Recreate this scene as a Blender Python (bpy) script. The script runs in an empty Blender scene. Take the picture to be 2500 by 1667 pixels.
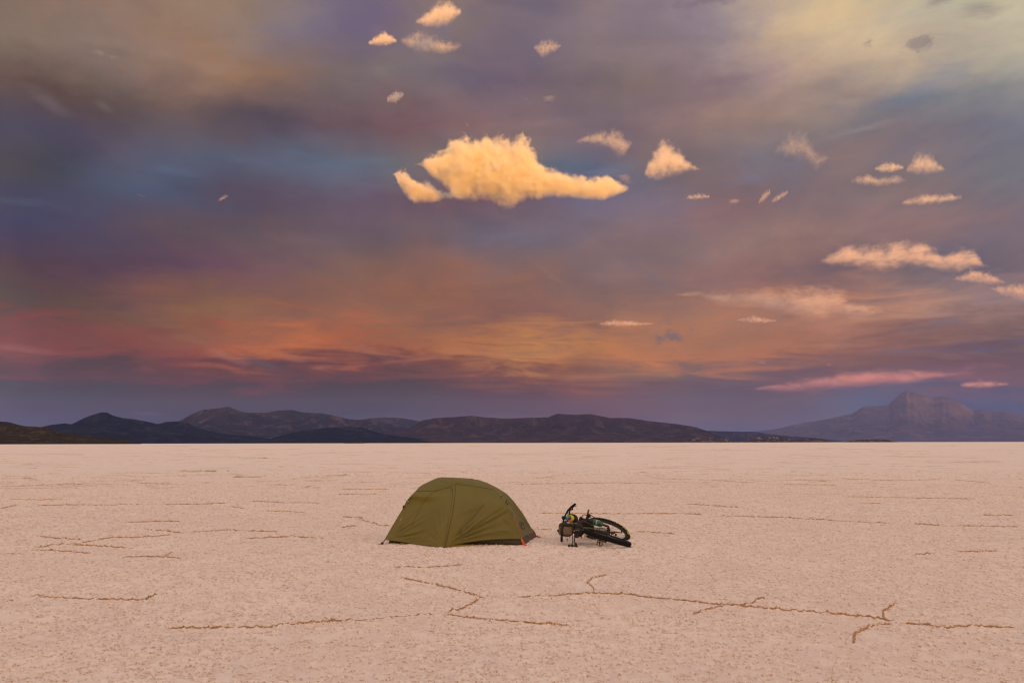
import bpy, bmesh, math, random
import numpy as np
from mathutils import Vector, Matrix

random.seed(7)
RNG = np.random.default_rng(11)
SC = bpy.context.scene
C = SC.collection
R = math.radians

# ------------------------------------------------------------------ camera
CAM_H, FPX = 1.5, 2222.0                    # eye height in metres, focal length in photo pixels
TILT, ROLL = R(6.34), R(-0.11)
cam_data = bpy.data.cameras.new('camera')
cam = bpy.data.objects.new('camera', cam_data)
C.objects.link(cam)
cam_data.sensor_width = 36.0
cam_data.lens = 36.0 * FPX / 2500.0
cam_data.clip_start, cam_data.clip_end = 0.1, 300000.0
cam.location = (0, 0, CAM_H)
CAM_ROT = Matrix.Rotation(R(90) + TILT, 3, 'X') @ Matrix.Rotation(ROLL, 3, 'Z')
cam.rotation_euler = CAM_ROT.to_euler()
SC.camera = cam


def ray(px, py):
    """direction of a point of the photograph, in the world"""
    return CAM_ROT @ Vector(((px - 1250.0) / FPX, -(py - 833.5) / FPX, -1.0))


def at(px, py, y):
    """the point seen there that lies y metres ahead"""
    d = ray(px, py)
    return Vector((0, 0, CAM_H)) + d * (y / d.y)


def ground_at(px, py, z=0.0):
    d = ray(px, py)
    return Vector((0, 0, CAM_H)) + d * ((z - CAM_H) / d.z)


def azel(px, py):
    d = ray(px, py).normalized()
    return math.degrees(math.atan2(d.x, d.y)), math.degrees(math.asin(d.z))


# ------------------------------------------------------------------ sky and sun
SUN_EL, SUN_AZ = R(-0.5), R(163.0)          # just under the horizon, behind the camera and to its right
SKY_GAIN = 0.758


def lin(c):
    return np.array([(v / 255 / 12.92) if v / 255 <= 0.04045 else ((v / 255 + 0.055) / 1.055) ** 2.4 for v in c])


# colour of the cloud deck by direction (photo position -> colour), interpolated over azimuth and elevation
SKY_ROWS = {
    0: [(-100, 100, 83, 74), (0, 121, 96, 74), (350, 146, 117, 101), (500, 163, 126, 85), (700, 100, 110, 122), (900, 73, 46, 138), (1250, 210, 179, 67), (1400, 188, 168, 152), (1700, 160, 162, 170), (1900, 237, 205, 143), (2050, 211, 182, 131), (2250, 186, 182, 167), (2450, 182, 178, 140), (2600, 14, 14, 15)],
    150: [(-100, 98, 105, 87), (0, 127, 113, 87), (350, 144, 114, 101), (500, 155, 131, 103), (600, 162, 108, 64), (700, 171, 129, 115), (900, 111, 111, 96), (1050, 153, 135, 105), (1300, 14, 14, 119), (1500, 114, 83, 69), (1700, 48, 23, 87), (1900, 193, 161, 144), (2100, 215, 187, 148), (2300, 151, 138, 130), (2500, 213, 201, 183), (2600, 213, 201, 183)],
    240: [(-100, 27, 24, 14), (0, 66, 24, 14), (250, 86, 73, 62), (500, 143, 103, 73), (700, 59, 48, 31), (900, 109, 91, 109), (1100, 122, 109, 111), (1300, 132, 105, 94), (1600, 156, 148, 119), (1900, 185, 165, 148), (2100, 61, 95, 125), (2300, 130, 127, 129), (2500, 118, 122, 103), (2600, 14, 87, 158)],
    330: [(-100, 14, 28, 77), (0, 25, 32, 63), (250, 98, 75, 83), (500, 45, 48, 82), (700, 61, 54, 93), (900, 110, 77, 69), (1100, 116, 73, 74), (1300, 146, 118, 111), (1600, 97, 74, 96), (1900, 166, 115, 82), (2150, 150, 109, 94), (2400, 103, 106, 123), (2600, 104, 99, 115)],
    420: [(-100, 14, 14, 14), (0, 14, 14, 14), (250, 112, 98, 100), (430, 72, 122, 163), (600, 116, 100, 86), (800, 79, 114, 148), (950, 95, 97, 100), (1250, 125, 104, 91), (1500, 64, 99, 130), (1700, 169, 109, 71), (1900, 49, 97, 149), (2150, 127, 113, 105), (2450, 102, 104, 111), (2600, 97, 100, 108)],
    500: [(-100, 14, 14, 77), (0, 14, 26, 90), (250, 32, 68, 104), (500, 41, 14, 33), (750, 98, 75, 92), (1000, 98, 72, 84), (1250, 115, 76, 77), (1500, 114, 108, 127), (1750, 135, 94, 90), (2000, 157, 99, 75), (2250, 163, 116, 108), (2500, 84, 88, 111), (2600, 84, 88, 111)],
    600: [(-100, 88, 35, 27), (0, 88, 35, 27), (250, 121, 53, 55), (500, 127, 99, 78), (750, 106, 82, 82), (1000, 113, 86, 80), (1200, 110, 104, 116), (1500, 131, 99, 93), (1750, 139, 111, 100), (2000, 145, 120, 110), (2250, 146, 120, 108), (2500, 143, 110, 83), (2600, 143, 110, 83)],
    700: [(-100, 28, 14, 27), (0, 28, 14, 27), (250, 14, 16, 57), (500, 85, 33, 68), (750, 126, 90, 67), (1000, 139, 82, 44), (1250, 151, 95, 65), (1500, 108, 84, 79), (1750, 149, 106, 96), (2000, 115, 64, 55), (2250, 20, 60, 107), (2500, 48, 42, 98), (2600, 48, 42, 98)],
    780: [(-100, 68, 14, 14), (0, 68, 56, 14), (250, 147, 76, 14), (500, 152, 101, 33), (700, 122, 71, 48), (1000, 155, 94, 50), (1250, 101, 61, 65), (1500, 151, 100, 66), (1750, 174, 117, 79), (2000, 181, 115, 78), (2250, 254, 172, 112), (2500, 235, 176, 129), (2600, 235, 176, 129)],
    850: [(-100, 167, 14, 14), (0, 167, 22, 14), (250, 107, 41, 14), (500, 119, 34, 14), (700, 210, 111, 14), (900, 161, 72, 14), (1100, 171, 102, 40), (1300, 209, 138, 50), (1500, 189, 112, 49), (1800, 182, 106, 53), (2050, 130, 79, 60), (2300, 76, 43, 48), (2500, 31, 31, 39), (2600, 31, 31, 39)],
    910: [(-100, 14, 14, 14), (0, 14, 14, 14), (250, 14, 14, 14), (500, 99, 14, 14), (700, 68, 14, 14), (900, 89, 16, 14), (1100, 122, 58, 14), (1300, 81, 28, 14), (1500, 177, 100, 14), (1700, 47, 70, 111), (1900, 86, 50, 73), (2150, 135, 85, 65), (2400, 146, 76, 75), (2600, 159, 81, 75)],
    970: [(-100, 14, 14, 14), (0, 14, 14, 14), (300, 14, 14, 14), (600, 14, 14, 14), (900, 14, 14, 14), (1100, 32, 14, 14), (1300, 57, 14, 14), (1500, 94, 26, 14), (1700, 96, 67, 74), (1900, 103, 61, 48), (2200, 47, 83, 133), (2450, 14, 34, 74), (2600, 14, 32, 74)],
    1040: [(-100, 72, 70, 95), (0, 72, 70, 95), (300, 70, 68, 90), (600, 75, 70, 92), (900, 80, 75, 95), (1200, 95, 82, 98), (1500, 105, 92, 105), (1750, 100, 98, 118), (2000, 100, 98, 118), (2450, 91, 98, 124), (2600, 91, 98, 124)],
}
EL_ROWS = [0.5, 2.0, 3.4, 4.6, 5.8, 7.6, 10.0, 12.6, 14.8, 17.0, 19.4, 22.0, 25.0]
AZ_COLS = [-30 + 4 * k for k in range(16)]


def sky_lookup(az, el):
    """colour of the photographed sky in that direction"""
    a, e = R(az), R(el)
    d = CAM_ROT.transposed() @ Vector((math.sin(a) * math.cos(e), math.cos(a) * math.cos(e), math.sin(e)))
    px, py = 1250 + FPX * d.x / -d.z, 833.5 - FPX * d.y / -d.z
    ys = sorted(SKY_ROWS)
    py = min(max(py, ys[0]), ys[-1])
    rows = []
    for y in ys:
        s = SKY_ROWS[y]
        xs = [p[0] for p in s]
        rows.append([np.interp(px, xs, [p[1 + k] for p in s]) for k in range(3)])
    return lin([np.interp(py, ys, [r[k] for r in rows]) for k in range(3)])


world = bpy.data.worlds.new('World')
SC.world = world
world.use_nodes = True
WT = world.node_tree
WT.nodes.clear()


class NT:
    """terse node building"""
    def __init__(self, tree):
        self.t = tree

    def n(self, kind, **kw):
        nd = self.t.nodes.new(kind)
        for k, v in kw.items():
            setattr(nd, k, v)
        return nd

    def put(self, sock, v):
        if isinstance(v, bpy.types.NodeSocket):
            self.t.links.new(v, sock)
        elif v is not None:
            sock.default_value = v

    def m(self, op, a, b=None, c=None, clamp=False):
        nd = self.n('ShaderNodeMath', operation=op, use_clamp=clamp)
        for k, v in enumerate((a, b, c)):
            if v is not None:
                self.put(nd.inputs[k], v)
        return nd.outputs[0]

    def vm(self, op, a, b=None, scale=None):
        nd = self.n('ShaderNodeVectorMath', operation=op)
        self.put(nd.inputs[0], a)
        if b is not None:
            self.put(nd.inputs[1], b)
        if scale is not None:
            self.put(nd.inputs['Scale'], scale)
        return nd.outputs['Value'] if op in ('LENGTH', 'DOT_PRODUCT', 'DISTANCE') else nd.outputs['Vector']

    def xyz(self, x, y, z):
        nd = self.n('ShaderNodeCombineXYZ')
        for k, v in enumerate((x, y, z)):
            self.put(nd.inputs[k], v)
        return nd.outputs[0]

    def sep(self, v):
        nd = self.n('ShaderNodeSeparateXYZ')
        self.put(nd.inputs[0], v)
        return nd.outputs

    def noise(self, vec, scale, detail=4.0, rough=0.55, dist=0.0, out='Fac', dims='3D', lac=2.0):
        nd = self.n('ShaderNodeTexNoise', noise_dimensions=dims)
        self.put(nd.inputs['Vector'], vec)
        nd.inputs['Scale'].default_value = scale
        nd.inputs['Detail'].default_value = detail
        nd.inputs['Roughness'].default_value = rough
        nd.inputs['Lacunarity'].default_value = lac
        nd.inputs['Distortion'].default_value = dist
        return nd.outputs[out]

    def mr(self, v, a, b, c=0.0, d=1.0, smooth=False):
        nd = self.n('ShaderNodeMapRange', interpolation_type='SMOOTHSTEP' if smooth else 'LINEAR')
        for k, x in enumerate((v, a, b, c, d)):
            self.put(nd.inputs[k], x)
        return nd.outputs[0]

    def mix(self, f, a, b, blend='MIX'):
        nd = self.n('ShaderNodeMix', data_type='RGBA', blend_type=blend)
        nd.clamp_factor = True
        self.put(nd.inputs[0], f)
        for s, v in ((6, a), (7, b)):
            if not isinstance(v, bpy.types.NodeSocket):
                v = tuple(v)[:3] + (1.0,)
            self.put(nd.inputs[s], v)
        return nd.outputs[2]

    def ramp(self, f, stops, interp='LINEAR'):
        nd = self.n('ShaderNodeValToRGB')
        cr = nd.color_ramp
        cr.interpolation = interp
        while len(cr.elements) < len(stops):
            cr.elements.new(0.5)
        for e, (p, c) in zip(cr.elements, stops):
            e.position = p
            e.color = tuple(c)[:3] + (1.0,)
        self.put(nd.inputs[0], f)
        return nd.outputs[0]


def build_world():
    w = NT(WT)
    d = w.n('ShaderNodeTexCoord').outputs['Generated']
    dx, dy, dz = w.sep(d)
    az0 = w.m('MULTIPLY', w.m('ARCTAN2', dx, dy), 57.29578)
    el0 = w.m('MULTIPLY', w.m('ARCSINE', dz), 57.29578)
    # the deck as a plane overhead: its texture shrinks and flattens towards the horizon
    inv = w.m('DIVIDE', 1.0, w.m('ADD', w.m('MAXIMUM', dz, 0.0), 0.10))
    pl = w.xyz(w.m('MULTIPLY', dx, inv), w.m('MULTIPLY', dy, inv), 0.0)
    rot = w.n('ShaderNodeMapping')
    rot.inputs['Rotation'].default_value = (0, 0, R(-32))
    rot.inputs['Scale'].default_value = (1.0, 0.42, 1.0)
    w.put(rot.inputs['Vector'], pl)
    rot2 = w.n('ShaderNodeMapping')
    rot2.inputs['Rotation'].default_value = (0, R(14), 0)
    rot2.inputs['Scale'].default_value = (13.0, 13.0, 62.0)
    w.put(rot2.inputs['Vector'], d)
    # bend the lookup so that the colour patches get cloud-like borders
    wa = w.n('ShaderNodeTexNoise')
    w.put(wa.inputs['Vector'], w.vm('MULTIPLY', d, (5.0, 5.0, 11.0)))
    wa.inputs['Scale'].default_value = 1.0
    wa.inputs['Detail'].default_value = 7.0
    wa.inputs['Roughness'].default_value = 0.6
    cs = w.n('ShaderNodeSeparateColor')
    w.put(cs.inputs[0], wa.outputs['Color'])
    fade = w.mr(el0, 0.0, 9.0, 0.35, 1.0)
    strk = w.n('ShaderNodeMapping')
    strk.inputs['Rotation'].default_value = (0, R(9), 0)
    strk.inputs['Scale'].default_value = (9.0, 9.0, 75.0)
    w.put(strk.inputs['Vector'], d)
    sn = w.noise(strk.outputs[0], 1.0, 7.0, 0.64, 0.9)
    low = w.m('MULTIPLY', w.mr(el0, 1.5, 3.5, 0, 1, True), w.mr(el0, 14.0, 6.5, 0, 1, True))
    stk = w.m('MULTIPLY', w.m('MULTIPLY', w.m('SUBTRACT', sn, 0.5), low), 4.6)
    az = w.m('ADD', az0, w.m('MULTIPLY', w.m('SUBTRACT', cs.outputs[0], 0.5), 13.0))
    el = w.m('ADD', w.m('ADD', el0, stk), w.m('MULTIPLY', w.m('MULTIPLY', w.m('SUBTRACT', cs.outputs[1], 0.5), 5.5), fade))

    dusk = np.array([1.12, 0.64, 0.36])         # the western half, where the sun has just gone
    side = np.array([0.62, 0.44, 0.36])
    top = np.array([0.80, 0.645, 0.53])
    t = w.m('DIVIDE', w.m('ADD', az, 180.0), 360.0)

    def row(k, e):
        st = []
        warm = math.exp(-(e / 32.0) ** 2)
        west = dusk * warm + top * (1 - warm)
        flank = side * warm + top * (1 - warm)
        st.append((-180, west))
        st.append((-125, flank * 0.35 + west * 0.65))
        st.append((-85, flank * 0.8))
        st.append((-52, sky_lookup(-29, e) * 0.7 + flank * 0.25))
        for a in AZ_COLS:
            st.append((a, sky_lookup(max(-29.2, min(29.2, a)), e)))
        st.append((52, sky_lookup(29, e) * 0.7 + flank * 0.3))
        st.append((85, flank))
        st.append((125, flank * 0.3 + west * 0.7))
        st.append((180, west))
        return w.ramp(t, [((a + 180) / 360, c) for a, c in st], 'B_SPLINE')

    col = row(0, EL_ROWS[0])
    for k in range(1, len(EL_ROWS)):
        f = w.mr(el, EL_ROWS[k - 1], EL_ROWS[k])
        col = w.mix(f, col, row(k, EL_ROWS[k]))
    high = w.ramp(t, [(0, top * 1.25), (0.25, top), (0.42, np.array([0.30, 0.23, 0.21])), (0.5, np.array([0.33, 0.27, 0.26])),
                      (0.58, np.array([0.55, 0.46, 0.36])), (0.75, top), (1, top * 1.25)], 'EASE')
    col = w.mix(w.mr(el, 25.5, 44.0, smooth=True), col, high)
    col = w.mix(w.mr(el, 40.0, 85.0, smooth=True), col, top)

    # streaks, ripples and soft lumps of the deck
    s1 = w.noise(rot.outputs[0], 1.5, 9.0, 0.68, 0.45)
    s2 = w.noise(w.vm('MULTIPLY', d, (9.0, 9.0, 30.0)), 1.0, 6.0, 0.6, 0.6)
    lum = w.m('ADD', w.mr(s1, 0.28, 0.72, -0.15, 0.15), w.mr(s2, 0.3, 0.7, -0.10, 0.10))
    lum = w.m('MULTIPLY', lum, w.mr(el0, 1.0, 9.0, 0.3, 1.0))
    bright = w.vm('SCALE', col, scale=w.m('ADD', 1.0, lum))
    tint = w.mix(w.mr(s1, 0.35, 0.62, 0.0, 1.0, True), (0.93, 0.98, 1.10), (1.05, 1.0, 0.94))
    col = w.vm('MULTIPLY', bright, tint)

    # faint smudges of the deck: (photo x, y, half width, half height, colour change, edge)
    def smudge(col, px, py, hw, hh, c, power=1.0, seed=0.0, rota=0.0, soft=0.5):
        a, e = azel(px, py)
        k = 57.29578 / FPX
        u = w.m('SUBTRACT', az0, a)
        v = w.m('SUBTRACT', el0, e)
        if rota:
            cr, sr = math.cos(R(rota)), math.sin(R(rota))
            u, v = (w.m('ADD', w.m('MULTIPLY', u, cr), w.m('MULTIPLY', v, sr)),
                    w.m('SUBTRACT', w.m('MULTIPLY', v, cr), w.m('MULTIPLY', u, sr)))
        u = w.m('DIVIDE', u, hw * k)
        v = w.m('DIVIDE', v, hh * k)
        r2 = w.m('SQRT', w.m('ADD', w.m('MULTIPLY', u, u), w.m('MULTIPLY', v, v)))
        nz = fine_a if soft < 0.45 else fine_b
        f = w.m('ADD', w.m('SUBTRACT', 0.85, r2), w.m('MULTIPLY', w.m('SUBTRACT', nz, 0.5), 4.4 if soft < 0.45 else 3.0))
        f = w.m('MULTIPLY', w.mr(f, 0.0, 0.95 if soft < 0.45 else 1.25, 0.0, 1.0, True), power)
        return w.mix(f, col, lin(c))

    fine_a = w.noise(w.vm('MULTIPLY', d, (46, 46, 90)), 1.0, 6.0, 0.66, 0.3)
    fine_b = w.noise(rot2.outputs[0], 1.0, 6.0, 0.62, 0.5)
    for s in SMUDGES:
        col = smudge(col, *s)

    nish = w.n('ShaderNodeTexSky', sky_type='NISHITA')
    nish.sun_disc = False
    nish.sun_elevation = SUN_EL
    nish.sun_rotation = SUN_AZ
    nish.altitude = 3650.0
    nb = w.n('ShaderNodeBackground')
    w.put(nb.inputs['Color'], nish.outputs[0])
    nb.inputs['Strength'].default_value = 0.02 * SKY_GAIN
    bg = w.n('ShaderNodeBackground')
    w.put(bg.inputs['Color'], col)
    bg.inputs['Strength'].default_value = SKY_GAIN
    add = w.n('ShaderNodeAddShader')
    w.put(add.inputs[0], bg.outputs[0])
    w.put(add.inputs[1], nb.outputs[0])
    out = w.n('ShaderNodeOutputWorld')
    w.put(out.inputs['Surface'], add.outputs[0])


SMUDGES = [
    (1560, 650, 240, 26, (112, 98, 102), 0.35, 50.0, -42, 0.9),
    (1330, 660, 120, 14, (160, 120, 100), 0.35, 51.0, -35, 0.9),
    (1450, 590, 170, 16, (140, 114, 108), 0.3, 52.0, -40, 0.9),
    (1640, 822, 74, 24, (112, 90, 94), 0.8, 1.0, 0, 0.4),
    (1625, 788, 46, 12, (116, 93, 96), 0.7, 2.0, 0, 0.4),
    (1648, 852, 32, 7, (112, 90, 98), 0.7, 3.0, 0, 0.4),
    (2255, 106, 52, 24, (128, 117, 118), 0.6, 4.0, 8, 0.4),
    (2120, 104, 22, 12, (140, 126, 122), 0.6, 5.0, 30, 0.4),
    (2290, 4, 55, 20, (120, 110, 112), 0.7, 6.0, 0, 0.6),
    (2400, 18, 80, 26, (138, 126, 122), 0.65, 7.0, -8, 0.6),
    (1730, 2, 110, 12, (125, 105, 108), 0.6, 8.0, 0, 0.4),
    (2310, 786, 120, 20, (112, 92, 102), 0.75, 9.0, 8, 0.6),
    (2430, 846, 190, 26, (88, 76, 98), 0.9, 10.0, 5, 0.7),
    (2200, 858, 150, 14, (112, 88, 100), 0.7, 11.0, 0, 0.6),
    (690, 845, 90, 14, (100, 72, 76), 0.7, 12.0, -14, 0.6),
    (640, 885, 120, 16, (98, 70, 80), 0.6, 13.0, -18, 0.6),
    (540, 862, 120, 20, (180, 108, 80), 0.6, 14.0, -22, 0.6),
    (700, 872, 150, 20, (178, 108, 82), 0.55, 15.0, -14, 0.6),
    (60, 852, 130, 24, (160, 95, 82), 0.6, 16.0, -8, 0.7),
    (900, 855, 160, 22, (178, 112, 84), 0.45, 17.0, -8, 0.7),
    (420, 415, 130, 18, (84, 98, 124), 0.4, 18.0, 0, 0.8),
    (760, 385, 160, 20, (88, 100, 124), 0.4, 19.0, -12, 0.8),
    (950, 410, 90, 22, (96, 110, 132), 0.5, 20.0, -22, 0.8),
    (60, 495, 120, 20, (76, 86, 108), 0.35, 21.0, 0, 0.8),
    (1500, 418, 100, 26, (112, 116, 140), 0.6, 22.0, 8, 0.8),
    (1850, 432, 130, 20, (116, 116, 144), 0.6, 23.0, 8, 0.8),
    (1080, 75, 60, 40, (100, 98, 140), 0.5, 24.0, 0, 0.8),
    (2260, 215, 160, 40, (120, 128, 150), 0.5, 25.0, 14, 0.8),
    (2120, 310, 180, 20, (150, 136, 132), 0.5, 26.0, 10, 0.8),
    (560, 150, 160, 60, (158, 126, 105), 0.4, 27.0, 30, 0.8),
    (245, 130, 40, 12, (165, 135, 115), 0.6, 28.0, 8, 0.4),
    (120, 250, 70, 20, (118, 100, 98), 0.4, 29.0, -30, 0.5),
    (255, 260, 30, 16, (122, 104, 102), 0.4, 30.0, -30, 0.5),
    (345, 478, 26, 5, (125, 98, 98), 0.5, 31.0, -8, 0.4),
    (540, 486, 16, 5, (190, 138, 112), 0.8, 32.0, 35, 0.3),
    (350, 1008, 70, 8, (92, 74, 92), 0.6, 33.0, 0, 0.6),
    (1340, 240, 22, 12, (165, 135, 120), 0.7, 34.0, -25, 0.4),
    (1285, 243, 16, 8, (158, 130, 118), 0.6, 35.0, 0, 0.4),
    (1520, 432, 25, 10, (175, 132, 118), 0.6, 36.0, -30, 0.4),
    (1795, 492, 14, 8, (190, 138, 116), 0.8, 37.0, 0, 0.3),
    (2030, 868, 20, 4, (182, 118, 108), 0.7, 38.0, 5, 0.3),
    (2200, 922, 330, 26, (170, 102, 108), 0.6, 39.0, 4, 0.6),
    (1860, 884, 16, 4, (180, 118, 108), 0.5, 40.0, -10, 0.3),
    (2030, 890, 14, 5, (190, 120, 108), 0.7, 41.0, -10, 0.3),
]
build_world()
world.cycles.sampling_method = 'MANUAL'
world.cycles.sample_map_resolution = 1024

sun_data = bpy.data.lights.new('sun', 'SUN')
sun_data.energy = 5.0
sun_data.angle = R(0.6)
sun_data.color = (1.0, 0.39, 0.03)
sun = bpy.data.objects.new('sun', sun_data)
C.objects.link(sun)
to_sun = Vector((math.sin(SUN_AZ) * math.cos(SUN_EL), math.cos(SUN_AZ) * math.cos(SUN_EL), math.sin(SUN_EL)))
sun.rotation_euler = to_sun.to_track_quat('Z', 'Y').to_euler()

# ------------------------------------------------------------------ exposure and sampling
SC.view_settings.view_transform = 'Standard'
SC.view_settings.look = 'None'
SC.view_settings.exposure = 0.40
SC.view_settings.gamma = 1.0
SC.view_settings.use_curve_mapping = False
SC.render.engine = 'CYCLES'
cy = SC.cycles
cy.max_bounces = 10
cy.diffuse_bounces = 4
cy.volume_bounces = 4
cy.transparent_max_bounces = 12
cy.volume_step_rate = 0.6
cy.volume_max_steps = 256
cy.use_adaptive_sampling = True
cy.adaptive_threshold = 0.01
cy.filter_width = 1.25
cy.use_denoising = True
cy.denoiser = 'OPENIMAGEDENOISE'
cy.sample_clamp_indirect = 6.0


# ------------------------------------------------------------------ helpers
def hash2(ix, iy, seed):
    h = (ix.astype(np.int64) * 374761393 + iy.astype(np.int64) * 668265263 + seed * 1274126177) & 0xffffffff
    h = ((h ^ (h >> 13)) * 1274126177) & 0xffffffff
    return ((h ^ (h >> 16)) & 0xffff).astype(np.float64) / 65535.0


def vnoise(x, y, seed=0):
    ix, iy = np.floor(x), np.floor(y)
    fx, fy = x - ix, y - iy
    fx, fy = fx * fx * (3 - 2 * fx), fy * fy * (3 - 2 * fy)
    a, b = hash2(ix, iy, seed), hash2(ix + 1, iy, seed)
    c, d = hash2(ix, iy + 1, seed), hash2(ix + 1, iy + 1, seed)
    return (a * (1 - fx) + b * fx) * (1 - fy) + (c * (1 - fx) + d * fx) * fy


def fbm(x, y, octaves=5, seed=0, gain=0.5, ridged=False):
    s, amp, tot = 0.0, 1.0, 0.0
    for o in range(octaves):
        n = vnoise(x * 2 ** o + 17.3 * o, y * 2 ** o - 9.1 * o, seed + o)
        if ridged:
            n = 1 - np.abs(2 * n - 1)
        s = s + amp * n
        tot += amp
        amp *= gain
    return s / tot


def tag(o, label=None, cat=None, group=None, kind=None):
    for k, v in (('label', label), ('category', cat), ('group', group), ('kind', kind)):
        if v:
            o[k] = v
    return o


def mesh_np(name, verts, quads, mat=None, parent=None, smooth=True, attrs=None, tris=None):
    me = bpy.data.meshes.new(name)
    verts = np.asarray(verts, dtype=np.float32)
    quads = np.asarray(quads, dtype=np.int32).reshape(-1, 4)
    tris = np.asarray([] if tris is None else tris, dtype=np.int32).reshape(-1, 3)
    nq, nt = len(quads), len(tris)
    me.vertices.add(len(verts))
    me.vertices.foreach_set('co', verts.ravel())
    me.loops.add(nq * 4 + nt * 3)
    me.loops.foreach_set('vertex_index', np.concatenate([quads.ravel(), tris.ravel()]).astype(np.int32))
    me.polygons.add(nq + nt)
    me.polygons.foreach_set('loop_start', np.concatenate([np.arange(nq) * 4, nq * 4 + np.arange(nt) * 3]).astype(np.int32))
    me.update(calc_edges=True)
    me.polygons.foreach_set('use_smooth', np.full(nq + nt, smooth, dtype=bool))
    for k, v in (attrs or {}).items():
        at_ = me.attributes.new(k, 'FLOAT', 'POINT')
        at_.data.foreach_set('value', np.asarray(v, dtype=np.float32).ravel())
    me.validate()
    o = bpy.data.objects.new(name, me)
    if mat:
        me.materials.append(mat)
    C.objects.link(o)
    if parent:
        o.parent = parent
    return o


def grid_quads(nr, nc, wrap=False):
    i = np.arange(nr - 1)[:, None] * nc
    j = np.arange(nc if wrap else nc - 1)[None, :]
    j2 = (j + 1) % nc
    return np.stack([i + j, i + j2, i + nc + j2, i + nc + j], -1).reshape(-1, 4)


def new_mat(name):
    m = bpy.data.materials.new(name)
    m.use_nodes = True
    t = m.node_tree
    t.nodes.clear()
    return m, NT(t)


def surf(name, col, rough=0.6, metal=0.0, var=0.12, scale=30.0, bump=0.0, spec=0.5, trans=0.0):
    m, w = new_mat(name)
    b = w.n('ShaderNodeBsdfPrincipled')
    tc = w.n('ShaderNodeTexCoord').outputs['Object']
    nz = w.noise(tc, scale, 5.0, 0.6)
    c = w.mix(nz, [v * (1 - var) for v in col], [min(1, v * (1 + var)) for v in col])
    w.put(b.inputs['Base Color'], c)
    w.put(b.inputs['Roughness'], w.mr(nz, 0.2, 0.8, max(0.02, rough - 0.1), min(1, rough + 0.1)))
    b.inputs['Metallic'].default_value = metal
    b.inputs['Specular IOR Level'].default_value = spec
    if bump:
        bp = w.n('ShaderNodeBump')
        bp.inputs['Strength'].default_value = 0.6
        bp.inputs['Distance'].default_value = bump
        w.put(bp.inputs['Height'], nz)
        w.put(b.inputs['Normal'], bp.outputs[0])
    o = w.n('ShaderNodeOutputMaterial')
    sh = b.outputs[0]
    if trans:
        tr = w.n('ShaderNodeBsdfTranslucent')
        w.put(tr.inputs['Color'], c)
        mx = w.n('ShaderNodeMixShader')
        mx.inputs[0].default_value = trans
        w.put(mx.inputs[1], sh)
        w.put(mx.inputs[2], tr.outputs[0])
        sh = mx.outputs[0]
    w.put(o.inputs['Surface'], sh)
    return m


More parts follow.
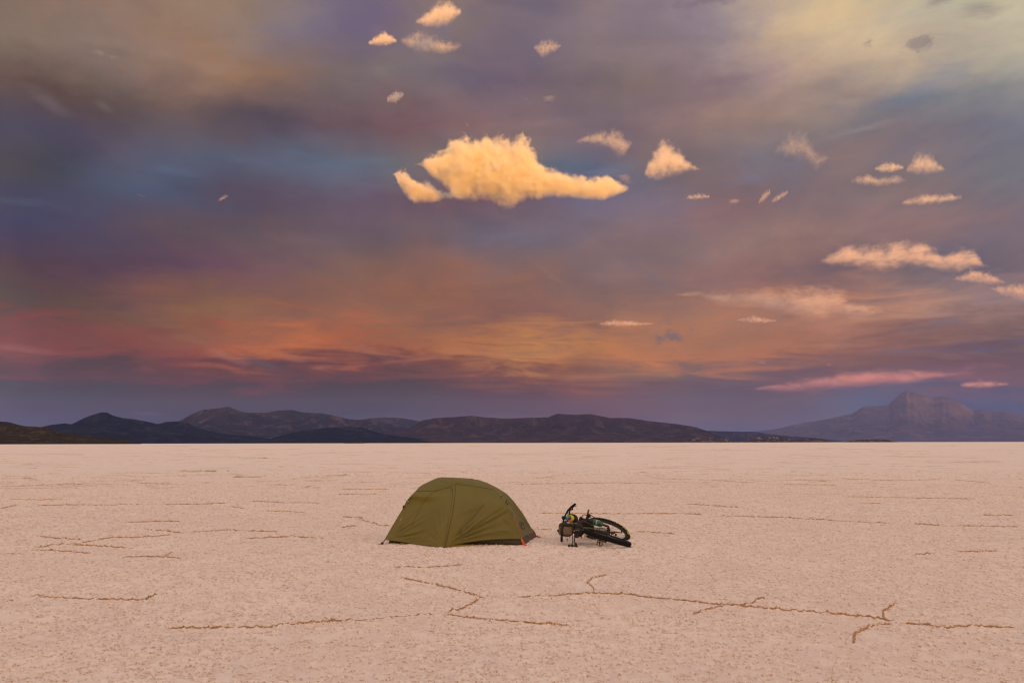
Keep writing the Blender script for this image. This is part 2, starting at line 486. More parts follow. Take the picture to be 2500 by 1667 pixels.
# ------------------------------------------------------------------ salt flat
def salt_material():
    m, w = new_mat('salt_crust')
    geo = w.n('ShaderNodeNewGeometry').outputs['Position']
    x, y, z = w.sep(geo)
    p = w.xyz(x, y, 0.0)
    dist = w.vm('LENGTH', p)
    dirt = w.n('ShaderNodeAttribute', attribute_name='dirt').outputs['Fac']
    fine = w.noise(p, 60.0, 3.0, 0.6)
    med = w.noise(p, 1.3, 5.0, 0.6)
    big = w.noise(p, 0.09, 5.0, 0.55)
    base = w.mix(w.mr(med, 0.3, 0.7), (0.76, 0.68, 0.70), (0.855, 0.77, 0.76))
    base = w.mix(w.mr(big, 0.35, 0.7), base, w.mix(0.5, base, (0.90, 0.77, 0.71)))
    brown = w.mix(fine, (0.36, 0.165, 0.055), (0.62, 0.35, 0.18))
    lit_tip = w.n('ShaderNodeAttribute', attribute_name='lit_tip').outputs['Fac']
    base = w.mix(w.m('MULTIPLY', lit_tip, 0.55), base, (0.94, 0.84, 0.74))  # warm evening highlights painted on the crumb tops
    col = w.mix(dirt, base, brown)
    # seams between the salt plates further out, and thin brown dust beyond
    wn = w.n('ShaderNodeTexNoise')
    w.put(wn.inputs['Vector'], p)
    wn.inputs['Scale'].default_value = 0.16
    wn.inputs['Detail'].default_value = 4.0
    pd = w.vm('ADD', p, w.vm('SCALE', w.vm('SUBTRACT', wn.outputs['Color'], (0.5, 0.5, 0.5)), scale=7.0))
    vo = w.n('ShaderNodeTexVoronoi', feature='DISTANCE_TO_EDGE')
    w.put(vo.inputs['Vector'], pd)
    vo.inputs['Scale'].default_value = 0.17
    wob = w.noise(p, 2.2, 4.0, 0.6)
    seam = w.m('LESS_THAN', vo.outputs['Distance'], w.mr(wob, 0.35, 0.7, 0.0, 0.021))
    gate = w.m('MULTIPLY', w.mr(w.noise(p, 0.35, 3.0, 0.5), 0.50, 0.60), w.mr(dist, 26.0, 34.0))
    col = w.mix(w.m('MULTIPLY', w.m('MULTIPLY', seam, gate), 0.85), col, (0.44, 0.25, 0.12))
    st = w.noise(w.vm('MULTIPLY', p, (0.10, 0.055, 1.0)), 1.0, 9.0, 0.66, 0.4)
    dust = w.m('MULTIPLY', w.mr(st, 0.60, 0.80, 0.0, 0.25), w.mr(dist, 24.0, 60.0))
    dust = w.m('MULTIPLY', dust, w.mr(dist, 300.0, 3000.0, 1.0, 0.35))
    col = w.mix(dust, col, (0.50, 0.31, 0.17))
    b = w.n('ShaderNodeBsdfPrincipled')
    w.put(b.inputs['Base Color'], col)
    b.inputs['Roughness'].default_value = 0.85
    b.inputs['Diffuse Roughness'].default_value = 1.0
    b.inputs['Specular IOR Level'].default_value = 0.25
    bp = w.n('ShaderNodeBump')
    bp.inputs['Strength'].default_value = 0.8
    bp.inputs['Distance'].default_value = 0.02
    hh = w.m('ADD', w.m('MULTIPLY', w.noise(p, 26.0, 4.0, 0.68), 0.9), w.m('MULTIPLY', fine, 0.25))
    w.put(bp.inputs['Height'], hh)
    w.put(b.inputs['Normal'], bp.outputs[0])
    o = w.n('ShaderNodeOutputMaterial')
    w.put(o.inputs['Surface'], b.outputs[0])
    return m


def crust(x, y):
    """height of the salt crust, how brown it is, and where lit tips are painted"""
    big = (fbm(x * 0.35, y * 0.35, 3, 5) - 0.5) * 0.010
    patch = fbm(x * 0.8, y * 0.8, 3, 31)
    n1 = fbm(x * 23, y * 23, 4, 61, 0.62)
    n2 = fbm(x * 46, y * 46, 3, 91, 0.6)
    lump = np.clip((n1 - 0.50 + (patch - 0.5) * 0.22) / 0.16, 0, 1)
    crumb = np.clip((n2 - 0.52) / 0.2, 0, 1)
    h = big + 0.009 * lump * lump + 0.008 * crumb * (0.35 + lump) + (n1 - 0.5) * 0.007 - 0.003
    rim = np.clip(1 - np.abs(lump - 0.25) / 0.3, 0, 1)
    d = rim * np.clip((fbm(x * 7 + 3, y * 7, 3, 131) - 0.20) / 0.20, 0, 1) * np.clip((n2 - 0.28) / 0.17, 0, 1)
    return h, np.clip(d * 1.0, 0, 1), np.clip(lump * lump * 0.5 + crumb * 0.7 - d, 0, 1)


def build_ground():
    th = np.concatenate([np.radians(np.linspace(-36, 36, 980)), np.radians(np.linspace(36, 324, 74))[1:-1]])
    r = [0.02, 0.4, 1.2, 2.4, 3.6, 4.6]
    d = 5.0
    while d < 42:
        r.append(d)
        d += 0.0115 * (d / 6) ** 1.3
    while d < 400:
        r.append(d)
        d *= 1.03
    while d < 33000:
        r.append(d)
        d *= 1.18
    r.append(33000.0)
    r = np.array(r)
    rr, tt = np.meshgrid(r, th, indexing='ij')
    jit = RNG.uniform(-0.3, 0.3, rr.shape)
    x, y = rr * np.sin(tt), rr * np.cos(tt)
    near = (rr > 4.4) & (rr < 60)
    h = np.zeros_like(x)
    dirt = np.zeros_like(x)
    hn, dn, tn = crust(x[near], y[near])
    lit_tip = np.zeros_like(x)
    fade = np.clip((60 - rr[near]) / 30, 0, 1)
    h[near] = hn * fade
    dirt[near] = dn * np.clip((60 - rr[near]) / 30, 0, 1)
    lit_tip[near] = tn * fade
    v = np.stack([x, y, h], -1).reshape(-1, 3)
    o = mesh_np('salt_flat', v, grid_quads(len(r), len(th), True)[:, ::-1], salt_material(), attrs={'dirt': dirt, 'lit_tip': lit_tip})
    tag(o, 'pale pink salt flat with brown polygon seams reaching the hills', kind='structure')
    return o


FLAT = build_ground()


def ground_z(x, y):
    h = crust(np.array([float(x)]), np.array([float(y)]))
    return float(h[0][0]) * max(0.0, min(1.0, (60 - math.hypot(x, y)) / 30))


# raised brown seams of the salt plates, traced as photo points
SEAMS = [
    [(0, 1466), (60, 1462)], [(70, 1452), (110, 1455), (160, 1458), (250, 1460), (350, 1463), (370, 1452), (420, 1446)],
    [(400, 1528), (450, 1530), (520, 1531), (600, 1530), (660, 1529), (680, 1524), (770, 1516), (900, 1509), (1000, 1500), (1080, 1495)],
    [(1080, 1495), (1110, 1499), (1140, 1505), (1200, 1510), (1300, 1519), (1400, 1523)],
    [(1080, 1495), (1120, 1485), (1150, 1472), (1170, 1457)],
    [(970, 1406), (1010, 1414), (1060, 1425), (1100, 1433), (1140, 1444), (1170, 1456), (1200, 1458)],
    [(1250, 1455), (1330, 1453), (1380, 1450), (1450, 1445), (1520, 1448), (1600, 1457), (1700, 1466), (1750, 1473), (1830, 1479), (1950, 1489), (2060, 1498), (2150, 1508), (2200, 1518)],
    [(2190, 1518), (2250, 1523), (2300, 1528), (2315, 1531), (2340, 1526), (2400, 1527), (2500, 1528)],
    [(1452, 1445), (1448, 1433), (1432, 1421), (1455, 1408), (1490, 1400)],
    [(1690, 1497), (1720, 1485), (1760, 1476), (1830, 1472), (1870, 1454)],
    [(2155, 1507), (2158, 1490), (2180, 1475), (2195, 1465)],
    [(2190, 1519), (2130, 1526), (2090, 1545), (2080, 1570)],
    [(950, 1381), (1030, 1383), (1090, 1380), (1140, 1375)],
    [(290, 1357), (360, 1356), (420, 1358), (450, 1361)], [(400, 1354), (425, 1344)],
    [(75, 1339), (120, 1341), (180, 1345), (230, 1348)], [(0, 1349), (50, 1349)],
    [(80, 1337), (130, 1328), (200, 1322), (270, 1310), (350, 1308), (430, 1302)],
    [(95, 1307), (140, 1312), (205, 1316)], [(170, 1326), (230, 1330), (280, 1333), (315, 1335)],
    [(345, 1290), (400, 1293), (450, 1298)], [(460, 1297), (560, 1291), (620, 1294), (690, 1296)],
    [(300, 1273), (400, 1270), (450, 1271)], [(590, 1313), (650, 1311), (710, 1308), (800, 1312)],
    [(640, 1246), (700, 1247), (750, 1249)], [(830, 1259), (880, 1262), (890, 1270), (930, 1281), (970, 1281)],
    [(830, 1286), (880, 1281)], [(85, 1232), (160, 1230), (240, 1231), (330, 1229), (480, 1229), (560, 1226)],
    [(610, 1221), (700, 1225), (790, 1226)], [(20, 1217), (100, 1218), (165, 1217)], [(0, 1240), (45, 1229)],
    [(600, 1241), (560, 1233)], [(2060, 1210), (2180, 1212), (2270, 1214), (2390, 1216)],
    [(1675, 1228), (1730, 1231), (1810, 1237)], [(1650, 1251), (1725, 1254)],
    [(1310, 1251), (1390, 1251), (1500, 1252), (1600, 1251), (1680, 1252), (1725, 1255)],
    [(1745, 1256), (1850, 1260), (1920, 1262), (2000, 1266), (2060, 1270), (2140, 1274), (2180, 1276)],
    [(2220, 1276), (2300, 1281), (2400, 1283), (2500, 1285)], [(1300, 1291), (1360, 1292)],
    [(1545, 1295), (1600, 1298), (1660, 1302)], [(2330, 1345), (2390, 1344), (2450, 1343)],
    [(2220, 1352), (2290, 1350)], [(2390, 1255), (2490, 1256)], [(2100, 1227), (2160, 1226)],
    [(0, 1167), (90, 1165)], [(0, 1186), (100, 1182), (210, 1179)], [(330, 1178), (420, 1179)],
    [(740, 1172), (830, 1171)], [(820, 1205), (930, 1203)], [(1250, 1180), (1400, 1178), (1520, 1177), (1620, 1179)],
    [(1590, 1166), (1720, 1169), (1850, 1177)], [(2050, 1166), (2180, 1171), (2300, 1168)], [(2330, 1169), (2420, 1177)],
    [(1900, 1180), (2050, 1182)], [(830, 1192), (960, 1192)],
]


def build_seams():
    mat, w = new_mat('seam_crust')
    p = w.n('ShaderNodeNewGeometry').outputs['Position']
    n = w.noise(p, 18.0, 4.0, 0.6)
    f = w.noise(p, 70.0, 2.0, 0.6)
    c = w.mix(w.mr(n, 0.3, 0.75), (0.30, 0.155, 0.055), (0.56, 0.33, 0.15))
    c = w.mix(w.mr(f, 0.52, 0.70), c, (0.80, 0.62, 0.48))
    b = w.n('ShaderNodeBsdfPrincipled')
    w.put(b.inputs['Base Color'], c)
    b.inputs['Roughness'].default_value = 0.9
    b.inputs['Specular IOR Level'].default_value = 0.15
    o = w.n('ShaderNodeOutputMaterial')
    w.put(o.inputs['Surface'], b.outputs[0])
    for k, line in enumerate(SEAMS):
        g = [ground_at(px, py + 2.0) for px, py in line]
        pts = []
        step = 0.011 * max(1.0, g[0].y / 8.0)
        for a, b_ in zip(g[:-1], g[1:]):
            n_ = max(2, int((b_ - a).length / step))
            pts += [a.lerp(b_, q / n_) for q in range(n_)]
        pts = np.array([(q.x, q.y) for q in pts])
        s = np.arange(len(pts)) * step
        wob = 0.03 * max(1.0, g[0].y / 12)
        pts[:, 0] += (fbm(s * 2.2, s * 0 + k, 4, 201) - 0.5) * wob
        pts[:, 1] += (fbm(s * 3.1, s * 0 + k, 5, 202, 0.6) - 0.5) * wob * 2.4
        d = np.gradient(pts, axis=0)
        d /= np.linalg.norm(d, axis=1)[:, None] + 1e-9
        nrm = np.stack([-d[:, 1], d[:, 0]], 1)
        near = min(1.15, max(1.0, g[0].y / 12))
        keep = fbm(s * 1.1, s * 0 + k * 3.7, 3, 210)
        lump = fbm(s * 14, s * 0 + k, 3, 205, 0.6)
        ends = np.clip(np.minimum(s, s[-1] - s) / 0.10, 0, 1)
        amp = np.clip((keep - 0.12) / 0.2, 0.72, 1) * ends
        hgt = (0.0105 + 0.0115 * np.clip(lump - 0.25, 0, 1) ** 1.1) * near * amp - 0.012 * (1 - amp)
        wid = (0.006 + 0.011 * fbm(s * 9, s * 0 + k, 3, 207)) * near
        hz = crust(pts[:, 0], pts[:, 1])[0] * np.clip((60 - np.hypot(pts[:, 0], pts[:, 1])) / 30, 0, 1)
        prof = [(-1.0, -0.02, 0), (-0.55, 0.55, 0.35), (-0.05, 1.0, 0.5), (0.5, 0.6, 0.35), (1.0, -0.02, 0)]
        rows = []
        for q, (u, hv, jj) in enumerate(prof):
            jz = (vnoise(s * 40, s * 0 + q * 5 + k, 220) - 0.5) * jj
            jx = (vnoise(s * 34, s * 0 + q * 3 + k, 225) - 0.5) * 0.7
            xy = pts + nrm * (wid * (u + jx))[:, None]
            z = hz + hgt * (hv + jz) if hv > 0 else hz - 0.02
            rows.append(np.column_stack([xy, z]))
        v = np.stack(rows, 1).reshape(-1, 3)
        mesh_np('salt_seam', v, grid_quads(len(pts), len(prof)), mat, FLAT, smooth=False)
    # the countless short seams further out, one mass
    vs, qs, base = [], [], 0
    for k in range(560):
        py = 1087 + 105 * RNG.random() ** 0.85
        px = RNG.uniform(-250, 2750)
        g = ground_at(px, py)
        d = g.y
        ln = d * RNG.uniform(25, 170) / FPX * RNG.choice([0.6, 1.0, 2.0])
        n_ = 26
        ang = RNG.normal(0, 0.30)
        s = np.linspace(-0.5, 0.5, n_) * ln
        x = g.x + s * math.cos(ang)
        y = g.y + s * math.sin(ang) + (fbm(s / ln * 5, s * 0 + k, 4, 301) - 0.5) * ln * 0.35
        gap = np.clip((fbm(s / ln * 4, s * 0 + k * 1.3, 3, 305) - 0.40) / 0.15, 0, 1) * np.clip((0.5 - np.abs(s / ln)) * 8, 0, 1)
        hgt = (0.008 + 0.00020 * d) * (0.45 + 1.0 * fbm(s / ln * 22, s * 0 + k, 3, 303)) * gap * RNG.uniform(0.45, 1.25)
        wid = 0.06 + 0.0022 * d
        for u, hv in ((-1, -0.2), (0, 1), (1, -0.2)):
            vs.append(np.column_stack([x, y + wid * u, np.where(gap > 0, hgt * hv, 0) - (0.004 if u else 0.008)]))
        q = np.arange(n_ - 1)
        for a_ in (0, 1):
            i0 = base + a_ * n_ + q
            qs.append(np.stack([i0, i0 + 1, i0 + n_ + 1, i0 + n_], 1))
        base += 3 * n_
    o = mesh_np('far_salt_seam', np.vstack(vs), np.vstack(qs), surf('far_seam_crust', (0.58, 0.40, 0.25), 0.9, 0, 0.3, 3.0), FLAT, smooth=False)
    o['kind'] = 'stuff'
    # loose broken slabs of crust pushed up out on the flat
    slab_mat = surf('slab_salt', (0.78, 0.68, 0.60), 0.85, 0, 0.18, 6.0, 0.01)
    for px, py, wd in [(450, 1151, 0.9), (478, 1149, 0.6), (505, 1149, 0.7), (532, 1150, 0.9), (600, 1164, 0.8), (622, 1163, 0.5), (520, 1146, 0.5),
                       (610, 1119, 1.2), (640, 1118, 0.9), (822, 1160, 0.7), (929, 1158, 0.5)]:
        g = ground_at(px, py)
        bm = bmesh.new()
        bmesh.ops.create_icosphere(bm, subdivisions=2, radius=1.0)
        for v in bm.verts:
            j = 1 + random.uniform(-0.22, 0.22)
            v.co = Vector((v.co.x * wd * j, v.co.y * wd * 0.7 * j, v.co.z * 0.10 * j * (1.0 + 0.8 * random.random())))
        me = bpy.data.meshes.new('salt_slab')
        bm.to_mesh(me)
        bm.free()
        me.materials.append(slab_mat)
        o = bpy.data.objects.new('salt_slab', me)
        C.objects.link(o)
        o.location = (g.x, g.y, 0.0)
        o.rotation_euler = (R(random.uniform(-4, 6)), 0, random.uniform(0, 3))
        o.parent = FLAT


build_seams()


# ------------------------------------------------------------------ hills and mountains
def rock_material(name, c1, c2, c3, sc, veg=0.0):
    m, w = new_mat(name)
    p = w.n('ShaderNodeNewGeometry').outputs['Position']
    nrm = w.sep(w.n('ShaderNodeNewGeometry').outputs['Normal'])[2]
    a = w.noise(p, sc, 8.0, 0.62, 0.4)
    s = w.noise(w.vm('MULTIPLY', p, (1.0, 0.5, 0.4)), sc * 2.2, 7.0, 0.62, 0.6)
    c = w.mix(w.mr(a, 0.32, 0.66), c1, c2)
    c = w.mix(w.m('MULTIPLY', w.mr(s, 0.52, 0.68), 0.75), c, c3)
    b = w.n('ShaderNodeBsdfDiffuse')
    w.put(b.inputs['Color'], c)
    bp = w.n('ShaderNodeBump')
    bp.inputs['Strength'].default_value = 0.8
    bp.inputs['Distance'].default_value = 0.06 / sc
    w.put(bp.inputs['Height'], w.noise(p, sc * 3, 7.0, 0.65))
    w.put(b.inputs['Normal'], bp.outputs[0])
    o = w.n('ShaderNodeOutputMaterial')
    w.put(o.inputs['Surface'], b.outputs[0])
    return m


def range_mesh(name, pts, dist, front, back, mat, seed, spur=1.0, bumpy=0.012, label=None, nv=90, dens=1.7):
    """a range whose skyline passes through the photo points, with its crest dist metres away, its foot at dist-front"""
    xs = [p[0] for p in pts]
    px = np.arange(xs[0], xs[-1] + 0.1, dens)
    py = np.interp(px, xs, [p[1] for p in pts])
    # soften the traced corners a little, then roughen the skyline
    ker = np.array([1, 2, 1]) / 4.0
    py = np.convolve(np.pad(py, 1, 'edge'), ker, 'valid')
    prof = []
    for a, b in zip(px, py):
        d = ray(a, b)
        hxy = math.hypot(d.x, d.y)
        prof.append((math.atan2(d.x, d.y), CAM_H + dist * d.z / hxy))
    az = np.array([p[0] for p in prof])
    H = np.array([p[1] for p in prof])
    H = H + bumpy * 2.2 * H.max() * (fbm(px / 14.0, px * 0 + seed, 5, seed, 0.65) - 0.5)
    H = np.maximum(H, 0)
    v = np.concatenate([np.linspace(0, 1, nv), 1 + np.linspace(0, 1, 14)[1:]])
    vv, aa = np.meshgrid(v, az, indexing='ij')
    HH = np.broadcast_to(H, vv.shape)
    rad = np.where(vv <= 1, dist - front * (1 - vv), dist + back * (vv - 1))
    x, y = rad * np.sin(aa), rad * np.cos(aa)
    k = 1.0 / (front * 0.55)
    warp = fbm(x * k * 0.9, y * k * 0.9, 4, seed + 40) - 0.5
    ridge = fbm(x * k * 2.6 + warp * 1.6, y * k * 1.0 + warp, 7, seed + 7, 0.62, True)
    base = np.where(vv <= 1, np.clip(vv, 0, 1) ** 1.25, np.clip(2 - vv, 0, 1))
    shape = base * (1 - spur * (1.0 - ridge) * 1.7 * np.clip(1 - base, 0, 1) ** 0.5 * np.clip(base * 6, 0, 1))
    low = 0.10 * (fbm(x * k * 3, y * k * 3, 4, seed + 90) - 0.25) * np.clip(1 - np.abs(vv - 0.3) / 0.3, 0, 1)
    # a nearer slope never rises above the crest as seen from the flat
    z = HH * np.clip(shape + low, 0, None)
    z = np.where(vv <= 1, np.minimum(z, np.maximum(HH, 0) * rad / dist * 0.995), z)
    z[0] = -3.0
    z[-1] = -3.0
    o = mesh_np(name, np.stack([x, y, z], -1).reshape(-1, 3), grid_quads(len(v), len(az))[:, ::-1], mat)
    tag(o, label, kind='structure')
    return o


DARK = rock_material('dark_scrub_rock', (0.026, 0.022, 0.014), (0.050, 0.038, 0.022), (0.12, 0.085, 0.045), 0.02)
BLUE = rock_material('haze_blue_rock', (0.008, 0.010, 0.015), (0.018, 0.017, 0.024), (0.050, 0.040, 0.044), 0.0035)  # blue of distant air mixed into the rock colour
PURP = rock_material('red_rock', (0.020, 0.018, 0.024), (0.048, 0.036, 0.040), (0.14, 0.10, 0.095), 0.0028)
MESA = rock_material('mesa_rock', (0.034, 0.025, 0.030), (0.068, 0.046, 0.050), (0.13, 0.085, 0.075), 0.003)
VOLC = rock_material('haze_violet_rock', (0.105, 0.095, 0.15), (0.145, 0.122, 0.185), (0.22, 0.155, 0.20), 0.0013)  # violet of the haze put into the rock colour itself
CLIFF = rock_material('pale_cliff', (0.035, 0.026, 0.024), (0.07, 0.05, 0.045), (0.38, 0.29, 0.25), 0.010)

range_mesh('hill', [(-160, 1012), (-60, 1022), (0, 1028), (25, 1030), (45, 1037), (62, 1040), (110, 1042), (145, 1054), (190, 1060), (250, 1068), (300, 1074), (345, 1082)],
           3200, 700, 900, DARK, 3, 0.9, 0.02, 'dark brown scrubby hill at the left edge, nearest of the hills')
range_mesh('hill', [(60, 1056), (100, 1042), (130, 1036), (160, 1033), (176, 1035), (205, 1020), (225, 1012), (248, 1006), (262, 1006), (274, 1013), (300, 1020), (330, 1023), (352, 1027),
                    (385, 1034), (405, 1030), (430, 1028), (455, 1031), (480, 1042), (505, 1051), (560, 1060), (640, 1068), (720, 1082)],
           9000, 2200, 2500, BLUE, 13, 0.9, 0.012, 'dark blue hill with a rounded knob behind the left edge hill')
range_mesh('mountain', [(370, 1060), (400, 1034), (440, 1026), (468, 1011), (498, 999), (535, 996), (558, 992), (572, 998), (600, 1007), (650, 1007), (682, 1001), (712, 1000), (742, 1006),
                        (792, 1009), (830, 1017), (852, 1023), (880, 1025), (950, 1035), (1010, 1046), (1100, 1066)],
           14500, 4500, 3500, PURP, 23, 1.0, 0.012, 'brown purple mountain with a jagged flat summit, tallest on the left')
range_mesh('mountain', [(820, 1040), (862, 1026), (900, 1021), (940, 1018), (980, 1020), (1010, 1025), (1060, 1034), (1120, 1050)],
           20000, 4000, 3000, PURP, 33, 0.8, 0.01, 'small faint blue mountain top seen between the brown mountain and mesa')
range_mesh('hill', [(630, 1082), (680, 1064), (720, 1054), (780, 1045), (850, 1041), (885, 1043), (920, 1055), (960, 1063), (1040, 1072), (1100, 1082)],
           8600, 1800, 2000, BLUE, 43, 0.8, 0.01, 'low dark rounded hill in front of the brown purple mountain')
range_mesh('mountain', [(920, 1072), (970, 1060), (1000, 1045), (1030, 1026), (1062, 1020), (1112, 1017), (1150, 1014), (1182, 1018), (1232, 1021), (1290, 1019), (1338, 1018), (1360, 1009),
                        (1400, 1012), (1442, 1010), (1490, 1020), (1530, 1019), (1590, 1028), (1650, 1034), (1700, 1042), (1735, 1055), (1762, 1067), (1810, 1082)],
           10500, 2600, 3000, MESA, 53, 0.9, 0.01, 'long dark flat topped mesa at the middle of the horizon')
range_mesh('hill', [(1640, 1056), (1720, 1051), (1800, 1053), (1840, 1053), (1900, 1062), (2000, 1070), (2100, 1082)],
           17000, 2500, 2500, PURP, 63, 0.8, 0.01, 'low faint hill between the long mesa and the volcano')
range_mesh('volcano', [(1740, 1068), (1790, 1060), (1840, 1053), (1900, 1046), (1942, 1035), (2000, 1026), (2050, 1016), (2080, 1010), (2108, 992), (2122, 990), (2135, 991), (2170, 988),
                       (2180, 975), (2192, 966), (2206, 957), (2213, 953), (2221, 957), (2229, 956), (2240, 962), (2262, 968), (2280, 971), (2300, 968), (2318, 971), (2345, 983), (2375, 1000), (2398, 998), (2420, 1005), (2450, 1003),
                       (2480, 1010), (2520, 1014), (2620, 1034), (2760, 1058), (2900, 1078)],
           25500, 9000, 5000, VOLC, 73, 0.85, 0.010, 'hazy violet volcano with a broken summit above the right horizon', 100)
range_mesh('headland', [(1660, 1082), (1690, 1068), (1740, 1066), (1790, 1074), (1800, 1082)], 8000, 260, 600, CLIFF, 83, 0.7, 0.08, 'low headland with pale cliffs at the right foot of the mesa', 40, 1.4)
range_mesh('headland', [(1812, 1082), (1832, 1070), (1852, 1067), (1880, 1066), (1905, 1067), (1925, 1071), (1950, 1073), (1965, 1070), (1990, 1069), (2015, 1073), (2040, 1082)], 7600, 260, 500, CLIFF, 93, 0.7, 0.08,
           'low two humped dark headland with pale cliffs right of the mesa', 40, 1.4)
range_mesh('headland', [(2050, 1082), (2080, 1075), (2110, 1072), (2150, 1072), (2175, 1074), (2200, 1082)], 7300, 240, 400, CLIFF, 103, 0.7, 0.08, 'small low headland in front of the foot of the volcano', 40, 1.4)
range_mesh('island', [(838, 1083), (850, 1078), (868, 1076), (880, 1077), (892, 1083)], 3600, 100, 120, DARK, 113, 0.4, 0.05, 'tiny golden brown island of scrub out on the salt flat', 30, 1.2)

# ------------------------------------------------------------------ the air
def build_haze():
    bm = bmesh.new()
    bmesh.ops.create_cube(bm, size=1.0)
    for v in bm.verts:
        v.co = Vector((v.co.x * 68000, v.co.y * 68000, -4.0 if v.co.z < 0 else 1560.0))
    me = bpy.data.meshes.new('haze')
    bm.to_mesh(me)
    bm.free()
    m, w = new_mat('air')
    pv = w.n('ShaderNodeVolumePrincipled')
    pv.inputs['Color'].default_value = (0.28, 0.42, 1.0, 1)
    pv.inputs['Density'].default_value = 1.45e-5
    pv.inputs['Anisotropy'].default_value = 0.0
    o = w.n('ShaderNodeOutputMaterial')
    w.put(o.inputs['Volume'], pv.outputs[0])
    me.materials.append(m)
    h = bpy.data.objects.new('haze', me)
    C.objects.link(h)
    tag(h, 'thin blue violet air over the whole flat', kind='stuff')


build_haze()


# ------------------------------------------------------------------ clouds
def cloud_material(name, top, bot, depth, size, dens, amp, ns, seed, erode, tint, soft, streak):
    m, w = new_mat(name)
    tc = w.n('ShaderNodeTexCoord').outputs['Object']
    x, y, z = w.sep(tc)
    L = size
    u = w.m('ADD', w.m('DIVIDE', x, L), 0.5)

    def curve(vals):
        lo, hi = min(vals), max(vals)
        rng = max(1e-3, hi - lo)
        fc = w.n('ShaderNodeFloatCurve')
        cv = fc.mapping.curves[0]
        n = len(vals)
        while len(cv.points) < n:
            cv.points.new(0.5, 0.5)
        for k, v in enumerate(vals):
            cv.points[k].location = (k / (n - 1), (v - lo) / rng)
            cv.points[k].handle_type = 'AUTO_CLAMPED'
        fc.mapping.update()
        w.put(fc.inputs['Value'], u)
        return w.m('MULTIPLY_ADD', fc.outputs[0], rng, lo)

    t, b = curve(top), curve(bot)
    mid = w.m('MULTIPLY', w.m('ADD', t, b), 0.5)
    half = w.m('MAXIMUM', w.m('MULTIPLY', w.m('SUBTRACT', t, b), 0.5), L * 0.004)
    # wisps bend the whole shape
    wv = w.n('ShaderNodeTexNoise')
    w.put(wv.inputs['Vector'], w.vm('ADD', w.vm('SCALE', tc, scale=ns * 0.6), (seed * 3.1, seed, 0)))
    wv.inputs['Scale'].default_value = 1.0
    wv.inputs['Detail'].default_value = 2.0
    q = w.m('DIVIDE', w.m('SUBTRACT', z, mid), half)
    tcn = w.vm('MULTIPLY', tc, (streak, 0.55, 1.0))
    yy = w.m('DIVIDE', y, w.m('MAXIMUM', w.m('MULTIPLY', half, depth), L * 0.01))
    rho = w.m('SQRT', w.m('ADD', w.m('MULTIPLY', q, q), w.m('MULTIPLY', yy, yy)))
    pw = w.vm('ADD', w.vm('SCALE', tcn, scale=ns), w.vm('SCALE', wv.outputs['Color'], scale=0.9))
    nz = w.noise(w.vm('ADD', pw, (seed * 5.3, seed * 1.7, seed)), 1.0, 6.0, 0.66, 0.0)
    ends = w.m('MULTIPLY', w.mr(u, 0.0, 0.05), w.mr(u, 1.0, 0.95))
    n2 = w.noise(w.vm('ADD', w.vm('SCALE', tcn, scale=ns * 4.5), (seed, 0, seed * 2)), 1.0, 4.0, 0.65, 0.3)
    nz = w.m('ADD', w.m('MULTIPLY', nz, 0.80), w.m('MULTIPLY', n2, 0.20))
    am = w.m('MULTIPLY', w.mr(q, -1.1, 0.2, 0.35, 1.0), amp)
    f = w.m('ADD', w.m('SUBTRACT', 1.0 - erode, rho), w.m('MULTIPLY', w.m('SUBTRACT', nz, 0.5), am))
    edge = w.m('POWER', w.mr(f, 0.0, soft), 2.0)
    den = w.m('MULTIPLY', w.m('MULTIPLY', edge, ends), dens)
    pv = w.n('ShaderNodeVolumeScatter')
    pv.inputs['Color'].default_value = (*tint, 1)  # sunset colour put into the vapour itself
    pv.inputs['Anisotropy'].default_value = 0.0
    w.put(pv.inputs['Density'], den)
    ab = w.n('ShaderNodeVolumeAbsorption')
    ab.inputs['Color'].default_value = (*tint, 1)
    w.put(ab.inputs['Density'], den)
    ad = w.n('ShaderNodeAddShader')
    w.put(ad.inputs[0], pv.outputs[0])
    w.put(ad.inputs[1], ab.outputs[0])
    o = w.n('ShaderNodeOutputMaterial')
    w.put(o.inputs['Volume'], ad.outputs[0])
    return m


ALT = 2900.0


